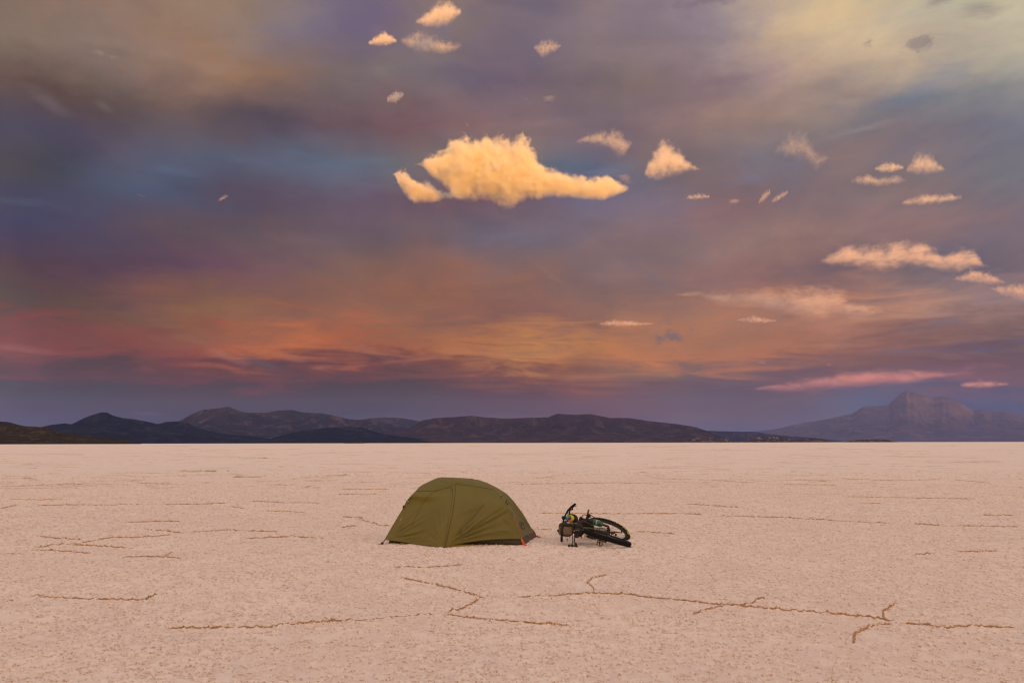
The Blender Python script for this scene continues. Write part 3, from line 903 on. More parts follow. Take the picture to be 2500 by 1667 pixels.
def build_cloud(pts, label, od=9.0, amp=1.6, ns=7.0, depth=1.1, erode=0.0, group='small sunlit clouds in the sky', parent=None, name='cloud', alt=ALT, tint=None, soft=1.2, streak=1.0):
    """a cloud body whose outline passes through (photo x, upper y, lower y), built where a deck at alt metres would be seen"""
    low = min(1.0, max(0.0, (azel((pts[0][0] + pts[-1][0]) / 2, pts[0][1])[1] - 5.0) / 9.0))
    tint = tint or (0.998, 0.875 + 0.09 * low, 0.90 + 0.02 * low)  # painted sunset light, redder for clouds lower in the sky
    if od < 10:
        od, ns, erode, amp, depth = od * 1.25, ns * 1.35, erode - 0.16, amp * 1.65, depth * 0.9
    seed = 0.37 * (len(bpy.data.objects) % 97) + 1.3
    cx = (pts[0][0] + pts[-1][0]) / 2
    cy_ = sum(p[1] + p[2] for p in pts) / (2 * len(pts))
    a, e = azel(cx, cy_)
    D = alt / math.tan(R(e))
    ax = Vector((math.cos(R(a)), -math.sin(R(a)), 0))
    ay = Vector((math.sin(R(a)), math.cos(R(a)), 0))
    org = Vector((0, 0, CAM_H)) + ay * D
    org.z = alt

    def loc(px, py):
        d = ray(px, py)
        p = Vector((0, 0, CAM_H)) + d * (D / d.dot(ay))
        return (p - org).dot(ax), p.z - alt
    tp = [loc(p[0], p[1]) for p in pts]
    bt = [loc(p[0], p[2]) for p in pts]
    x0, x1 = tp[0][0], tp[-1][0]
    L = (x1 - x0) * 1.04
    xm = (x0 + x1) / 2
    org = org + ax * xm
    us = np.linspace(-0.5, 0.5, 31)
    top = np.interp(us * L, [p[0] - xm for p in tp], [p[1] for p in tp])
    bot = np.interp(us * L, [p[0] - xm for p in bt], [p[1] for p in bt])
    hmax = float((top - bot).max())
    mat = cloud_material('sunset_tinted_vapour', list(top), list(bot), depth, L, od / (hmax * 1.1), amp, ns / L, seed, erode, tint, soft, streak)
    grow = 1.0 + 0.17 * amp - erode
    rows = []
    for u, t, b in zip(us, top, bot):
        hf = max((t - b) / 2, L * 0.004) * grow
        md = (t + b) / 2
        hd = max(hf * depth, L * 0.012)
        for k in range(20):
            ph = 2 * math.pi * k / 20
            rows.append((u * L * 1.02, math.cos(ph) * hd, md + math.sin(ph) * hf))
    n = len(us)
    q = grid_quads(n, 20, True)
    v = rows + [(us[0] * L * 1.03, 0, (top[0] + bot[0]) / 2), (us[-1] * L * 1.03, 0, (top[-1] + bot[-1]) / 2)]
    tr = [(n * 20, (k + 1) % 20, k) for k in range(20)] + [(n * 20 + 1, (n - 1) * 20 + k, (n - 1) * 20 + (k + 1) % 20) for k in range(20)]
    o = mesh_np(name, v, q, mat, tris=tr)
    o.matrix_world = Matrix.Translation(org) @ Matrix(((ax.x, ay.x, 0, 0), (ax.y, ay.y, 0, 0), (0, 0, 1, 0), (0, 0, 0, 1)))
    if parent:
        bpy.context.view_layer.update()
        mw = o.matrix_world.copy()
        o.parent = parent
        o.matrix_parent_inverse = parent.matrix_world.inverted()
        o.matrix_world = mw
    else:
        tag(o, label, 'cloud', group)
    return o


def build_clouds():
    Z = 2.94
    hero = build_cloud([(930 + a / Z, 310 + t / Z, 310 + b / Z) for a, t, b in [
        (265, 270, 268), (340, 203, 336), (400, 198, 381), (470, 163, 436), (530, 116, 513), (640, 108, 516), (740, 92, 498), (860, 70, 538), (960, 104, 538), (1040, 116, 508), (1100, 188, 503),
        (1170, 266, 503), (1240, 290, 503), (1320, 331, 506), (1420, 331, 513), (1500, 383, 518), (1580, 358, 528), (1600, 345, 520), (1660, 362, 505), (1710, 385, 490), (1752, 420, 465)]],
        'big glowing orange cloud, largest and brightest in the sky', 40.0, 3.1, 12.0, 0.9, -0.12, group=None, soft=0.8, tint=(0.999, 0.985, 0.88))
    build_cloud([(930 + a / Z, 310 + t / Z, 310 + b / Z) for a, t, b in [
        (90, 335, 345), (130, 300, 425), (190, 310, 520), (230, 375, 545), (300, 388, 545), (400, 448, 540), (500, 455, 525), (600, 490, 520)]],
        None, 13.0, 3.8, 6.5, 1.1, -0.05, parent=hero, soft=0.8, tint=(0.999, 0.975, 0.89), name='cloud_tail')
    build_cloud([(1574, 415, 432), (1585, 388, 436), (1600, 364, 438), (1620, 344, 434), (1640, 356, 428), (1660, 368, 427), (1680, 392, 420), (1708, 411, 417)],
                'pointed orange cloud right of the big orange cloud', 7.0, 1.9, 7.0)
    build_cloud([(1405, 342, 352), (1440, 324, 354), (1480, 320, 362), (1510, 318, 380), (1525, 333, 384), (1542, 345, 356)],
                'thin cream and orange cloud above the right end of the big cloud', 1.7, 2.2, 7.0, 1.2)
    build_cloud([(2008, 630, 645), (2058, 596, 652), (2111, 604, 658), (2153, 596, 666), (2207, 590, 652), (2260, 596, 656), (2302, 617, 665), (2345, 604, 666), (2377, 612, 658), (2412, 648, 656)],
                'long lumpy peach cloud near the right edge above two lower ones', 3.6, 2.3, 17.0, streak=0.6)
    build_cloud([(2328, 678, 686), (2371, 657, 691), (2419, 667, 695), (2452, 684, 694)], 'small peach cloud touching the lower right end of the lumpy one', 3.0, 1.9, 7.0)
    build_cloud([(2420, 700, 708), (2450, 694, 725), (2490, 690, 735), (2530, 700, 740), (2560, 715, 725)], 'faint peach cloud cut by the right edge of the sky', 2.5, 2.0, 7.0)
    build_cloud([(1655, 717, 723), (1707, 708, 727), (1760, 712, 749), (1808, 709, 753), (1861, 701, 757), (1914, 705, 768), (1962, 701, 782), (2005, 698, 786), (2047, 704, 770), (2084, 731, 780), (2116, 741, 781), (2150, 750, 768)],
                'long streaky salmon cloud below the lumpy peach one', 1.9, 2.5, 22.0, 1.3, streak=0.4)
    build_cloud([(1800, 778, 784), (1840, 769, 790), (1867, 776, 790), (1895, 780, 785)], 'little salmon tuft just under the long streaky cloud', 2.6, 2.3, 11.0)
    build_cloud([(1016, 50, 60), (1042, 30, 66), (1068, 9, 65), (1095, 4, 60), (1125, 22, 36)], 'cream cloud touching the top edge, highest in the sky', 6.0, 1.9, 6.5)
    build_cloud([(900, 102, 110), (922, 86, 112), (941, 78, 111), (968, 96, 105)], 'small rounded cream cloud at upper middle', 7.0, 1.7, 6.0)
    build_cloud([(980, 90, 108), (1015, 80, 127), (1047, 85, 129), (1084, 99, 135), (1125, 106, 120)], 'wispy cream cloud right of the small rounded one', 1.8, 2.2, 8.0)
    build_cloud([(945, 236, 250), (967, 222, 252), (986, 226, 236)], 'small peach tuft below the cream clouds at upper middle', 4.5, 2.0, 6.0)
    build_cloud([(1303, 112, 122), (1324, 99, 143), (1351, 99, 130), (1370, 108, 116)], 'thin ragged pink cloud right of the cream clouds', 1.6, 2.4, 7.0)
    build_cloud([(2078, 436, 448), (2111, 426, 454), (2150, 430, 456), (2196, 428, 450), (2212, 436, 444)], 'dim pink grey cloud at right, under a brighter pair', 1.5, 2.1, 8.0)
    build_cloud([(2136, 408, 418), (2155, 398, 422), (2180, 396, 422), (2206, 404, 414)], 'small cream cloud left of a taller one at upper right', 2.6, 2.0, 6.5)
    build_cloud([(2213, 409, 422), (2239, 374, 427), (2270, 376, 427), (2305, 407, 419)], 'taller cream cloud at upper right', 2.4, 2.1, 6.5)
    build_cloud([(2203, 492, 502), (2249, 472, 502), (2292, 474, 499), (2346, 474, 488)], 'flat pink cream cloud below the taller cream one', 2.0, 2.0, 7.0)
    build_cloud([(1888, 366, 377), (1930, 322, 393), (1967, 322, 395), (1994, 368, 422), (2025, 380, 390)], 'broad faint pink wisp right of the pointed orange cloud', 0.7, 2.2, 8.0)
    build_cloud([(1838, 947, 953), (1891, 934, 958), (1944, 925, 958), (2002, 917, 951), (2059, 904, 947), (2136, 898, 943), (2212, 900, 939), (2289, 906, 925), (2372, 904, 916)],
                'long flat pink cloud bank just above the volcano', 1.0, 2.2, 16.0, 1.6, streak=0.35, tint=(0.985, 0.62, 0.70))  # pink evening light put into the bank's own colour
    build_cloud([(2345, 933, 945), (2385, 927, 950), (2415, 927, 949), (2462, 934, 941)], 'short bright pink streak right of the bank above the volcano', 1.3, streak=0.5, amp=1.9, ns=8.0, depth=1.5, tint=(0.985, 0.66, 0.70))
    build_cloud([(1464, 787, 795), (1500, 779, 798), (1548, 783, 798), (1594, 787, 793)], 'thin salmon streak left of the small grey cloud', 1.8, 1.9, 8.0)
    build_cloud([(1676, 478, 488), (1705, 472, 488), (1732, 474, 485)], 'tiny orange puff below the pointed orange cloud', 1.5, 2.6, 6.0)
    build_cloud([(1852, 488, 500), (1864, 470, 494), (1880, 460, 478)], 'tiny slanting pink puff, left of a similar one', 1.3, 2.6, 6.0)
    build_cloud([(1884, 486, 498), (1905, 470, 490), (1923, 464, 476)], 'tiny slanting pink puff, right of a similar one', 1.3, 2.6, 6.0)


build_clouds()


# ------------------------------------------------------------------ shapes for the tent and the bicycle
def smooth_curve(pts, n):
    """n points evenly along a Catmull-Rom curve through pts"""
    P = np.array([tuple(p) for p in pts], dtype=float)
    if len(P) == 2:
        return P[0] + (P[1] - P[0]) * np.linspace(0, 1, n)[:, None]
    E = np.vstack([2 * P[0] - P[1], P, 2 * P[-1] - P[-2]])
    out = []
    for k in range(1, len(E) - 2):
        t = np.linspace(0, 1, 24, endpoint=False)[:, None]
        a, b, c, d = E[k - 1], E[k], E[k + 1], E[k + 2]
        out.append(0.5 * (2 * b + (c - a) * t + (2 * a - 5 * b + 4 * c - d) * t ** 2 + (3 * b - a - 3 * c + d) * t ** 3))
    out = np.vstack(out + [P[-1:]])
    s = np.concatenate([[0], np.cumsum(np.linalg.norm(np.diff(out, axis=0), axis=1))])
    q = np.linspace(0, s[-1], n)
    return np.stack([np.interp(q, s, out[:, k]) for k in range(3)], 1)


def coons(bottom, top, left, right):
    nu, nv = len(bottom), len(left)
    u = np.linspace(0, 1, nu)[None, :, None]
    v = np.linspace(0, 1, nv)[:, None, None]
    S = (1 - v) * bottom[None] + v * top[None] + (1 - u) * left[:, None] + u * right[:, None]
    S -= (1 - u) * (1 - v) * bottom[0] + u * (1 - v) * bottom[-1] + (1 - u) * v * top[0] + u * v * top[-1]
    return S


def normals(S):
    du, dv = np.gradient(S, axis=1), np.gradient(S, axis=0)
    n = np.cross(du, dv)
    return n / (np.linalg.norm(n, axis=2, keepdims=True) + 1e-9)


def grid_obj(name, S, mat, parent, smooth=True):
    return mesh_np(name, S.reshape(-1, 3), grid_quads(S.shape[0], S.shape[1]), mat, parent, smooth)


def tube(name, pts, rad, mat, parent=None, sides=8, n=None, closed=False):
    P = np.array([tuple(p) for p in pts], dtype=float)
    if n:
        P = smooth_curve(pts, n)
    m = len(P)
    rad = np.interp(np.linspace(0, 1, m), np.linspace(0, 1, len(rad)), rad) if hasattr(rad, '__len__') else np.full(m, rad)
    T = np.gradient(P, axis=0)
    if closed:
        T = np.roll(P, -1, 0) - np.roll(P, 1, 0)
    T /= np.linalg.norm(T, axis=1)[:, None] + 1e-12
    ref = np.array([0.31, 0.22, 0.92]) if abs(T[:, 2]).mean() < 0.8 else np.array([0.9, 0.3, 0.1])
    A = np.cross(T, ref)
    A /= np.linalg.norm(A, axis=1)[:, None]
    B = np.cross(T, A)
    ph = np.arange(sides) * 2 * math.pi / sides
    V = P[:, None] + rad[:, None, None] * (A[:, None] * np.cos(ph)[None, :, None] + B[:, None] * np.sin(ph)[None, :, None])
    q = grid_quads(m, sides, True)
    v = V.reshape(-1, 3)
    tr = None
    if closed:
        k = np.arange(sides)
        q = np.vstack([q, np.stack([(m - 1) * sides + k, (m - 1) * sides + (k + 1) % sides, (k + 1) % sides, k], 1)])
    else:
        v = np.vstack([v, P[:1], P[-1:]])
        tr = [(m * sides, k, (k + 1) % sides) for k in range(sides)] + [(m * sides + 1, (m - 1) * sides + (k + 1) % sides, (m - 1) * sides + k) for k in range(sides)]
    return mesh_np(name, v, q, mat, parent, True, tris=tr)


def ribbon(name, pts, width, side, mat, parent, n=10, thick=0.0025):
    P = smooth_curve(pts, n)
    s = np.array(side, dtype=float)
    s /= np.linalg.norm(s)
    T = np.gradient(P, axis=0)
    T /= np.linalg.norm(T, axis=1)[:, None]
    N = np.cross(T, s)
    N /= np.linalg.norm(N, axis=1)[:, None]
    w, t = s * width / 2, N * thick / 2
    V = np.stack([P - w - t, P + w - t, P + w + t, P - w + t], 1)
    v = V.reshape(-1, 3)
    q = np.vstack([grid_quads(n, 4, True), [[3, 2, 1, 0], [(n - 1) * 4, (n - 1) * 4 + 1, (n - 1) * 4 + 2, (n - 1) * 4 + 3]]])
    return mesh_np(name, v, q, mat, parent, False)


def lump(name, c, ax, mat, parent=None, power=2.6, bumpy=0.05, seed=1, sub=3):
    """a soft bag: a rounded box with half axes ax (three vectors), bulging and creased"""
    bm = bmesh.new()
    bmesh.ops.create_icosphere(bm, subdivisions=sub, radius=1.0)
    A = [Vector(a) for a in ax]
    for v in bm.verts:
        d = v.co.normalized()
        k = (abs(d.x) ** power + abs(d.y) ** power + abs(d.z) ** power) ** (-1 / power)
        nz = float(fbm(np.array([d.x * 2.1 + seed * 3.1 + d.z]), np.array([d.y * 2.1 + d.z * 1.7 + seed]), 3, seed)[0]) - 0.5
        k *= 1 + bumpy * 2 * nz
        v.co = Vector(c) + (A[0] * d.x + A[1] * d.y + A[2] * d.z) * k
    me = bpy.data.meshes.new(name)
    bm.to_mesh(me)
    bm.free()
    me.materials.append(mat)
    me.polygons.foreach_set('use_smooth', np.full(len(me.polygons), True))
    o = bpy.data.objects.new(name, me)
    C.objects.link(o)
    if parent:
        o.parent = parent
    return o


def block(name, c, ax, mat, parent=None, bev=0.25):
    bm = bmesh.new()
    bmesh.ops.create_cube(bm, size=2.0)
    bmesh.ops.bevel(bm, geom=bm.edges[:], offset=bev, segments=2, affect='EDGES', profile=0.6)
    A = [Vector(a) for a in ax]
    for v in bm.verts:
        q = v.co.copy()
        v.co = Vector(c) + A[0] * q.x + A[1] * q.y + A[2] * q.z
    me = bpy.data.meshes.new(name)
    bm.to_mesh(me)
    bm.free()
    me.materials.append(mat)
    o = bpy.data.objects.new(name, me)
    C.objects.link(o)
    if parent:
        o.parent = parent
    return o


def lathe(name, base, axis, prof, mat, parent=None, sides=20):
    """prof: (distance along the axis, radius)"""
    axis = Vector(axis).normalized()
    pts = [Vector(base) + axis * p[0] for p in prof]
    a = axis.cross(Vector((0.2, 0.9, 0.35))).normalized()
    b = axis.cross(a)
    v = []
    for p, (_, r) in zip(pts, prof):
        for k in range(sides):
            ph = 2 * math.pi * k / sides
            v.append(tuple(p + (a * math.cos(ph) + b * math.sin(ph)) * max(r, 1e-5)))
    return mesh_np(name, v, grid_quads(len(prof), sides, True), mat, parent, True)


def root(name, loc, label, cat, group=None):
    o = bpy.data.objects.new(name, None)
    C.objects.link(o)
    o.location = loc
    o.empty_display_size = 0.2
    tag(o, label, cat, group)
    return o


def settle(rt):
    """children were built in world space: hang them under their Empty without moving them"""
    bpy.context.view_layer.update()
    inv = rt.matrix_world.inverted()
    for ch in [c for c in rt.children]:
        ch.matrix_parent_inverse = inv


# ------------------------------------------------------------------ tent
def fly_material():
    m, w = new_mat('olive_ripstop')
    tc = w.n('ShaderNodeTexCoord').outputs['Object']
    nz = w.noise(tc, 2.2, 5.0, 0.6)
    fine = w.noise(tc, 420.0, 2.0, 0.5)
    c = w.mix(nz, (0.226, 0.205, 0.042), (0.265, 0.239, 0.052))
    c = w.mix(w.m('MULTIPLY', fine, 0.25), c, (0.13, 0.115, 0.035))
    b = w.n('ShaderNodeBsdfPrincipled')
    w.put(b.inputs['Base Color'], c)
    b.inputs['Roughness'].default_value = 0.42
    b.inputs['Specular IOR Level'].default_value = 0.75
    b.inputs['Sheen Weight'].default_value = 0.2
    b.inputs['Sheen Roughness'].default_value = 0.35
    bp = w.n('ShaderNodeBump')
    bp.inputs['Strength'].default_value = 0.5
    bp.inputs['Distance'].default_value = 0.006
    w.put(bp.inputs['Height'], w.noise(w.vm('MULTIPLY', tc, (7.0, 7.0, 16.0)), 1.0, 4.0, 0.6, 1.2))
    w.put(b.inputs['Normal'], bp.outputs[0])
    tr = w.n('ShaderNodeBsdfTranslucent')
    w.put(tr.inputs['Color'], w.mix(nz, (0.52, 0.44, 0.04), (0.60, 0.50, 0.05)))
    mx = w.n('ShaderNodeMixShader')
    mx.inputs[0].default_value = 0.46
    w.put(mx.inputs[1], b.outputs[0])
    w.put(mx.inputs[2], tr.outputs[0])
    o = w.n('ShaderNodeOutputMaterial')
    w.put(o.inputs['Surface'], mx.outputs[0])
    return m


FLY = fly_material()
TRIM = surf('dark_olive_trim', (0.125, 0.115, 0.035), 0.6)
TUB = surf('green_grey_tub', (0.060, 0.062, 0.034), 0.5, bump=0.004, scale=9)
NET = surf('dark_inner_net', (0.055, 0.05, 0.035), 0.9)
BLACK = surf('black_plastic', (0.016, 0.015, 0.015), 0.5)
WEB = surf('black_webbing', (0.022, 0.019, 0.018), 0.85)
ORANGE = surf('orange_webbing', (0.80, 0.105, 0.025), 0.55)
WHITE = surf('pale_plastic', (0.62, 0.56, 0.50), 0.45)
METAL = surf('grey_metal', (0.42, 0.40, 0.38), 0.35, 1.0)


def build_tent():
    gl, gv, gr, gb = ground_at(930, 1329), ground_at(1083, 1338), ground_at(1283, 1332), ground_at(1318, 1313)
    yl, yv, yr, yb = gl.y + 0.03, gv.y + 0.06, gr.y + 0.03, gb.y - 0.05
    yt = (yl + yr) / 2 + 0.52                              # the ridge pole
    mid = (yl + yr) / 2
    t = root('tent', (ground_at(1110, 1330).x, mid + 0.5, 0), 'olive green dome tent with a zipped vestibule pitched on the salt', 'tent')
    N = 66

    def cv(pts, n=N):
        return smooth_curve([at(*p) for p in pts], n)
    FL, V, FR, BR = (940, 1316.5, yl), (1085.5, 1334.5, yv), (1273, 1314.6, yr), (1303, 1300, yb)
    L1, A, R1, T3 = (1016, 1198, mid + 0.22), (1111, 1181, mid + 0.12), (1204, 1194, mid + 0.20), (1166, 1171, yt + 0.10)
    LT = (1036, 1181, mid + 0.36)
    hem_l = cv([FL, (974, 1321, yl - 0.06), (1020, 1328, yl - 0.14), (1060, 1331.5, yv + 0.06), V])
    hem_r = cv([V, (1102, 1330, yv + 0.03), (1148, 1322, yr - 0.08), (1184, 1317.5, yr - 0.04), (1230, 1315, yr - 0.01), FR])
    hem_e = cv([FR, (1285, 1306, yr + 0.35), BR])
    arc_l = cv([FL, (959, 1283, yl + 0.03), (975, 1256, yl + 0.06), (985, 1240, yl + 0.08), (993.5, 1223, yl + 0.12), (1004, 1210, mid + 0.17), L1])
    arc_r = cv([FR, (1264.7, 1290, yr + 0.02), (1250, 1257, yr + 0.05), (1235, 1228, yr + 0.09), (1221, 1209.5, mid + 0.14), R1])
    arc_b = cv([BR, (1290, 1277, yb - 0.05), (1275.6, 1253, yb - 0.10), (1257, 1228, yb - 0.17), (1239, 1207.6, yb - 0.25), (1221, 1195, yt + 0.22), (1202.5, 1185, yt + 0.16), (1184, 1176.6, yt + 0.12), T3])
    zipc = cv([V, (1092, 1310, yv + 0.03), (1099, 1278, yv + 0.09), (1105, 1247, yv + 0.17), (1109.5, 1214, yv + 0.30), (1111, 1195, mid + 0.06), A])
    seam_l = cv([L1, (1056, 1197.6, mid + 0.13), (1093, 1190, mid + 0.10), A])
    seam_r = cv([A, (1148, 1185.7, mid + 0.13), R1])
    ridge = cv([LT, (1049, 1175, yt - 0.08), (1065, 1168, yt - 0.02), (1078, 1165, yt), (1111, 1166, yt + 0.01), (1140, 1167.4, yt + 0.03), (1153, 1170, yt + 0.07), T3])
    edge_l = cv([L1, (1025, 1188, mid + 0.28), LT])
    edge_r = cv([R1, (1190, 1182, yt - 0.14), T3])
    seam = np.vstack([seam_l, seam_r[1:]])
    seam = smooth_curve(seam[::3], N)

    uu, vv = np.meshgrid(np.linspace(0, 1, N), np.linspace(0, 1, N))

    def folds(cu, cv_, a0, a1, reach, amp, k, seed):
        """pull creases fanning out of a corner"""
        du, dv = uu - cu, vv - cv_
        r = np.hypot(du, dv)
        ang = np.degrees(np.arctan2(dv, du))
        win = np.clip((ang - a0) / 8, 0, 1) * np.clip((a1 - ang) / 8, 0, 1)
        f = vnoise(ang * k / 30 + seed * 7, r * 1.2 + seed, seed) - 0.5
        f = np.sign(f) * np.abs(f) ** 0.8
        return amp * f * win * np.clip(r / 0.12, 0, 1) * np.exp(-(r / reach) ** 2)

    def panel(name, S, sag, creases=0.0):
        n = normals(S)
        edge = np.sin(np.pi * uu) * np.sin(np.pi * vv)
        d = -sag * edge + creases * np.clip(edge * 4, 0, 1)
        S = S + n * d[:, :, None]
        grid_obj(name, S, FLY, t)
        return S

    ca = (folds(0, 0, 0, 70, 0.45, 0.055, 9, 3) + folds(1, 0, 92, 178, 0.5, 0.02, 8, 4)) \
        + 0.012 * (fbm(uu * 4 + vv * 7, vv * 3 - uu * 2, 4, 9) - 0.5)
    pa = panel('door_panel', coons(hem_l, seam_l, arc_l, zipc), 0.03, ca)
    cb = (folds(0, 0, 3, 52, 0.85, 0.075, 12, 13) + folds(1, 0, 95, 178, 0.3, 0.02, 8, 14) + folds(0, 1, -80, -4, 0.6, 0.010, 9, 15)) \
        + 0.020 * (fbm(uu * 3 - vv * 11, vv * 2.5 + uu * 2, 4, 19) - 0.5)
    pb = panel('front_panel', coons(hem_r, seam_r, zipc, arc_r), 0.035, cb)
    cc = (folds(1, 0, 92, 178, 0.8, 0.05, 8, 23) + folds(0, 0, 10, 80, 0.4, 0.015, 8, 24))
    pc = panel('end_panel', coons(hem_e, edge_r, arc_r, arc_b), 0.04, cc)
    cd = folds(0.5, 0, 10, 170, 0.45, 0.022, 10, 33)
    panel('roof_panel', coons(seam, ridge, edge_l, edge_r), -0.02, cd)
    # the sides turned away: left end and back, closing the dome
    back_off = np.array([0.20, 1.12, 0.0])
    k = np.linspace(0, 1, N)
    full_l = smooth_curve(np.vstack([arc_l[::6], edge_l[1::12], ridge[30:31]]), N)
    b0 = full_l[0] + back_off
    arc_bl = np.stack([b0[0] + (full_l[:, 0] - full_l[0, 0]) * 0.97, b0[1] + (ridge[30, 1] + 0.06 - b0[1]) * k ** 1.5, full_l[:, 2]], 1)
    arc_bl[-1] = ridge[30]
    mid_l = np.repeat(ridge[30:31], N, 0) + np.linspace(0, 1e-3, N)[:, None] * np.array([0, 1, 0])
    grid_obj('end_panel', coons(smooth_curve([b0, (b0 + full_l[0]) / 2 + np.array([0.01, 0, 0.02]), full_l[0]], N), mid_l, arc_bl, full_l), FLY, t)
    hem_b = smooth_curve([b0, (b0 + arc_b[0]) / 2 + np.array([0, 0.02, 0.03]), arc_b[0]], N)
    ridge_b = smooth_curve(np.vstack([ridge[30::6], ridge[-1:]]), N)
    grid_obj('back_panel', coons(hem_b, ridge_b, arc_bl, arc_b), FLY, t)

    # zip flap: a doubled strip lying on the door side of the zip
    wz = cv([(1081.5, 1332, yv + 0.01), (1087.5, 1310, yv + 0.02), (1094, 1278, yv + 0.075), (1098, 1259, yv + 0.12), (1102, 1234, yv + 0.21), (1105, 1212, yv + 0.30), (1105, 1196, mid + 0.055), (1100, 1190, mid + 0.085)])
    f = np.linspace(0, 1, 6)[None, :, None]
    zf = wz[:, None] * (1 - f) + zipc[:, None] * f
    zf = zf + np.array([0, -1, 0.15]) * (0.010 + 0.016 * np.sin(np.pi * f ** 0.8))
    grid_obj('zip_flap', zf, FLY, t)
    tube('zip', zipc + np.array([0.004, -0.010, 0]), 0.0045, TRIM, t, 6)
    tube('flap_edge', wz + np.array([-0.002, -0.008, 0]), 0.004, TRIM, t, 6)
    dr = cv([(1096, 1190, mid + 0.085), (1070.5, 1196, mid + 0.10), (1051, 1206, mid + 0.11), (1038, 1219, mid + 0.07), (1027, 1236, mid + 0.02), (1018, 1254, mid - 0.05), (1007.6, 1275, yl - 0.0), (1000, 1290, yl - 0.03)])
    # shadow of the inner pole, drawn as a dark cord kept on the cloth
    fl_ = pa.reshape(-1, 3)
    eye = np.array([0, 0, CAM_H])
    fd = (fl_ - eye) / np.linalg.norm(fl_ - eye, axis=1)[:, None]
    arch = []
    for q in dr:
        dq = (q - eye) / np.linalg.norm(q - eye)
        near_ = np.argsort(-(fd @ dq))[:4]
        dist_ = np.linalg.norm(fl_[near_] - eye, axis=1).mean()
        arch.append(eye + dq * (dist_ - 0.004))
    tube('pole_shadow_line', smooth_curve(arch[::5], 40), 0.0022, TRIM, t, 6)
    # inner tent: mesh canopy over a bathtub floor
    fl, fr, br = ground_at(948, 1327.5), ground_at(1277, 1331.5), ground_at(1309, 1311)
    fl.y += 0.05
    fr.y += 0.03
    bl = fl + (br - fr)
    s, q = np.meshgrid(np.linspace(0, 1, 40), np.linspace(0, 1, 30))
    s2 = (0.25 + 0.20 * np.sin(np.pi * q) ** 0.6) * (1 - s) + (0.95 - 0.17 * np.sin(np.pi * q) ** 0.6) * s
    base = np.array(fl) * (1 - s2[..., None]) * (1 - q[..., None]) + np.array(fr) * s2[..., None] * (1 - q[..., None]) + np.array(bl) * (1 - s2[..., None]) * q[..., None] + np.array(br) * s2[..., None] * q[..., None]
    hgt = 0.74 * (1 - np.abs(2 * s - 1) ** 2.6) ** 0.75 * np.sin(np.pi * np.clip(q, 0.001, 0.999)) ** 0.62
    base[..., 2] = 0.03 + hgt
    base[..., 1] += 0.10 * (1 - q)
    grid_obj('inner_canopy', base, NET, t)
    c4 = [np.array(v) for v in (fl, fr, br, bl)]
    rows = []
    for z, inset in ((0.004, 0.0), (0.05, 0.005), (0.10, 0.02), (0.135, 0.05)):
        ring = []
        cen = sum(c4) / 4
        for a, b in zip(c4, c4[1:] + c4[:1]):
            for e in np.linspace(0, 1, 24, endpoint=False):
                p = a + (b - a) * e
                p = p + (cen - p) * inset
                lift = 0.012 * math.sin(e * 9 + z * 40) * (z > 0.01)
                ring.append((p[0], p[1], z + lift))
        rows.append(ring)
    v = np.array(rows).reshape(-1, 3)
    fq = grid_quads(4, 96, True)
    mesh_np('tub_floor', np.vstack([v, [tuple(sum(c4) / 4 + np.array([0, 0, 0.006]))]]), fq, TUB, t, True, tris=[(96 * 4, (k2 + 1) % 96, k2) for k2 in range(96)])

    # pole sleeves, hems
    tube('pole_sleeve', np.vstack([arc_l, edge_l[1:], ridge[1:]]) + np.array([0, 0.004, -0.006]), 0.009, FLY, t, 8)
    tube('pole_sleeve', arc_r + np.array([0.002, 0.003, -0.002]), 0.007, FLY, t, 8)
    tube('pole_sleeve', arc_b + np.array([0, 0, -0.006]), 0.008, FLY, t, 8)
    tube('roof_seam', seam + np.array([0, -0.002, 0.002]), 0.0035, TRIM, t, 6)
    for h in (hem_l, hem_r, hem_e):
        tube('hem', h, 0.004, TRIM, t, 6)
    tube('hem_trim', arc_r[:26] + np.array([0.006, -0.006, 0.0]), 0.0022, ORANGE, t, 6)

    # clips, tension straps and pegs
    sx, sy, sz = Vector((1, 0, 0)), Vector((0, 1, 0)), Vector((0, 0, 1))

    def clip(px, py, y, a, ln, wd, mat, nm='clip'):
        c = at(px, py, y)
        e = sx * math.cos(R(a)) + sz * math.sin(R(a))
        f2 = -sx * math.sin(R(a)) + sz * math.cos(R(a))
        block(nm, c, (e * ln, sy * 0.010, f2 * wd), mat, t)
    clip(994.5, 1223, yl + 0.09, 18, 0.018, 0.009, BLACK)
    clip(995.5, 1223.4, yl + 0.078, 18, 0.013, 0.0055, WHITE, 'clip_band')
    clip(985.5, 1236, yl + 0.06, 55, 0.018, 0.010, BLACK)
    clip(978.5, 1268.5, yl + 0.02, 50, 0.011, 0.006, WHITE)
    clip(981, 1265.5, yl + 0.02, 60, 0.006, 0.004, WHITE)
    clip(1224.5, 1210.5, mid + 0.10, -25, 0.013, 0.008, BLACK)
    clip(1223.5, 1209.4, mid + 0.09, -25, 0.009, 0.004, WHITE, 'clip_band')
    clip(1236, 1223, yr + 0.07, 75, 0.020, 0.007, BLACK)
    clip(1239, 1229, yr + 0.07, -30, 0.014, 0.009, BLACK)
    clip(1250, 1254.5, yr + 0.03, 70, 0.008, 0.005, BLACK)
    clip(1252, 1259, yr + 0.03, -60, 0.008, 0.004, TRIM)
    clip(1251.5, 1225, yb - 0.19, -38, 0.020, 0.009, BLACK)
    clip(1257, 1228.5, yb - 0.17, -20, 0.013, 0.007, BLACK)
    ribbon('guy_strap', [at(994, 1226, yl + 0.08), at(989, 1231, yl + 0.05), at(985, 1236, yl + 0.05)], 0.012, (0, 1, 0.2), WEB, t, 5)
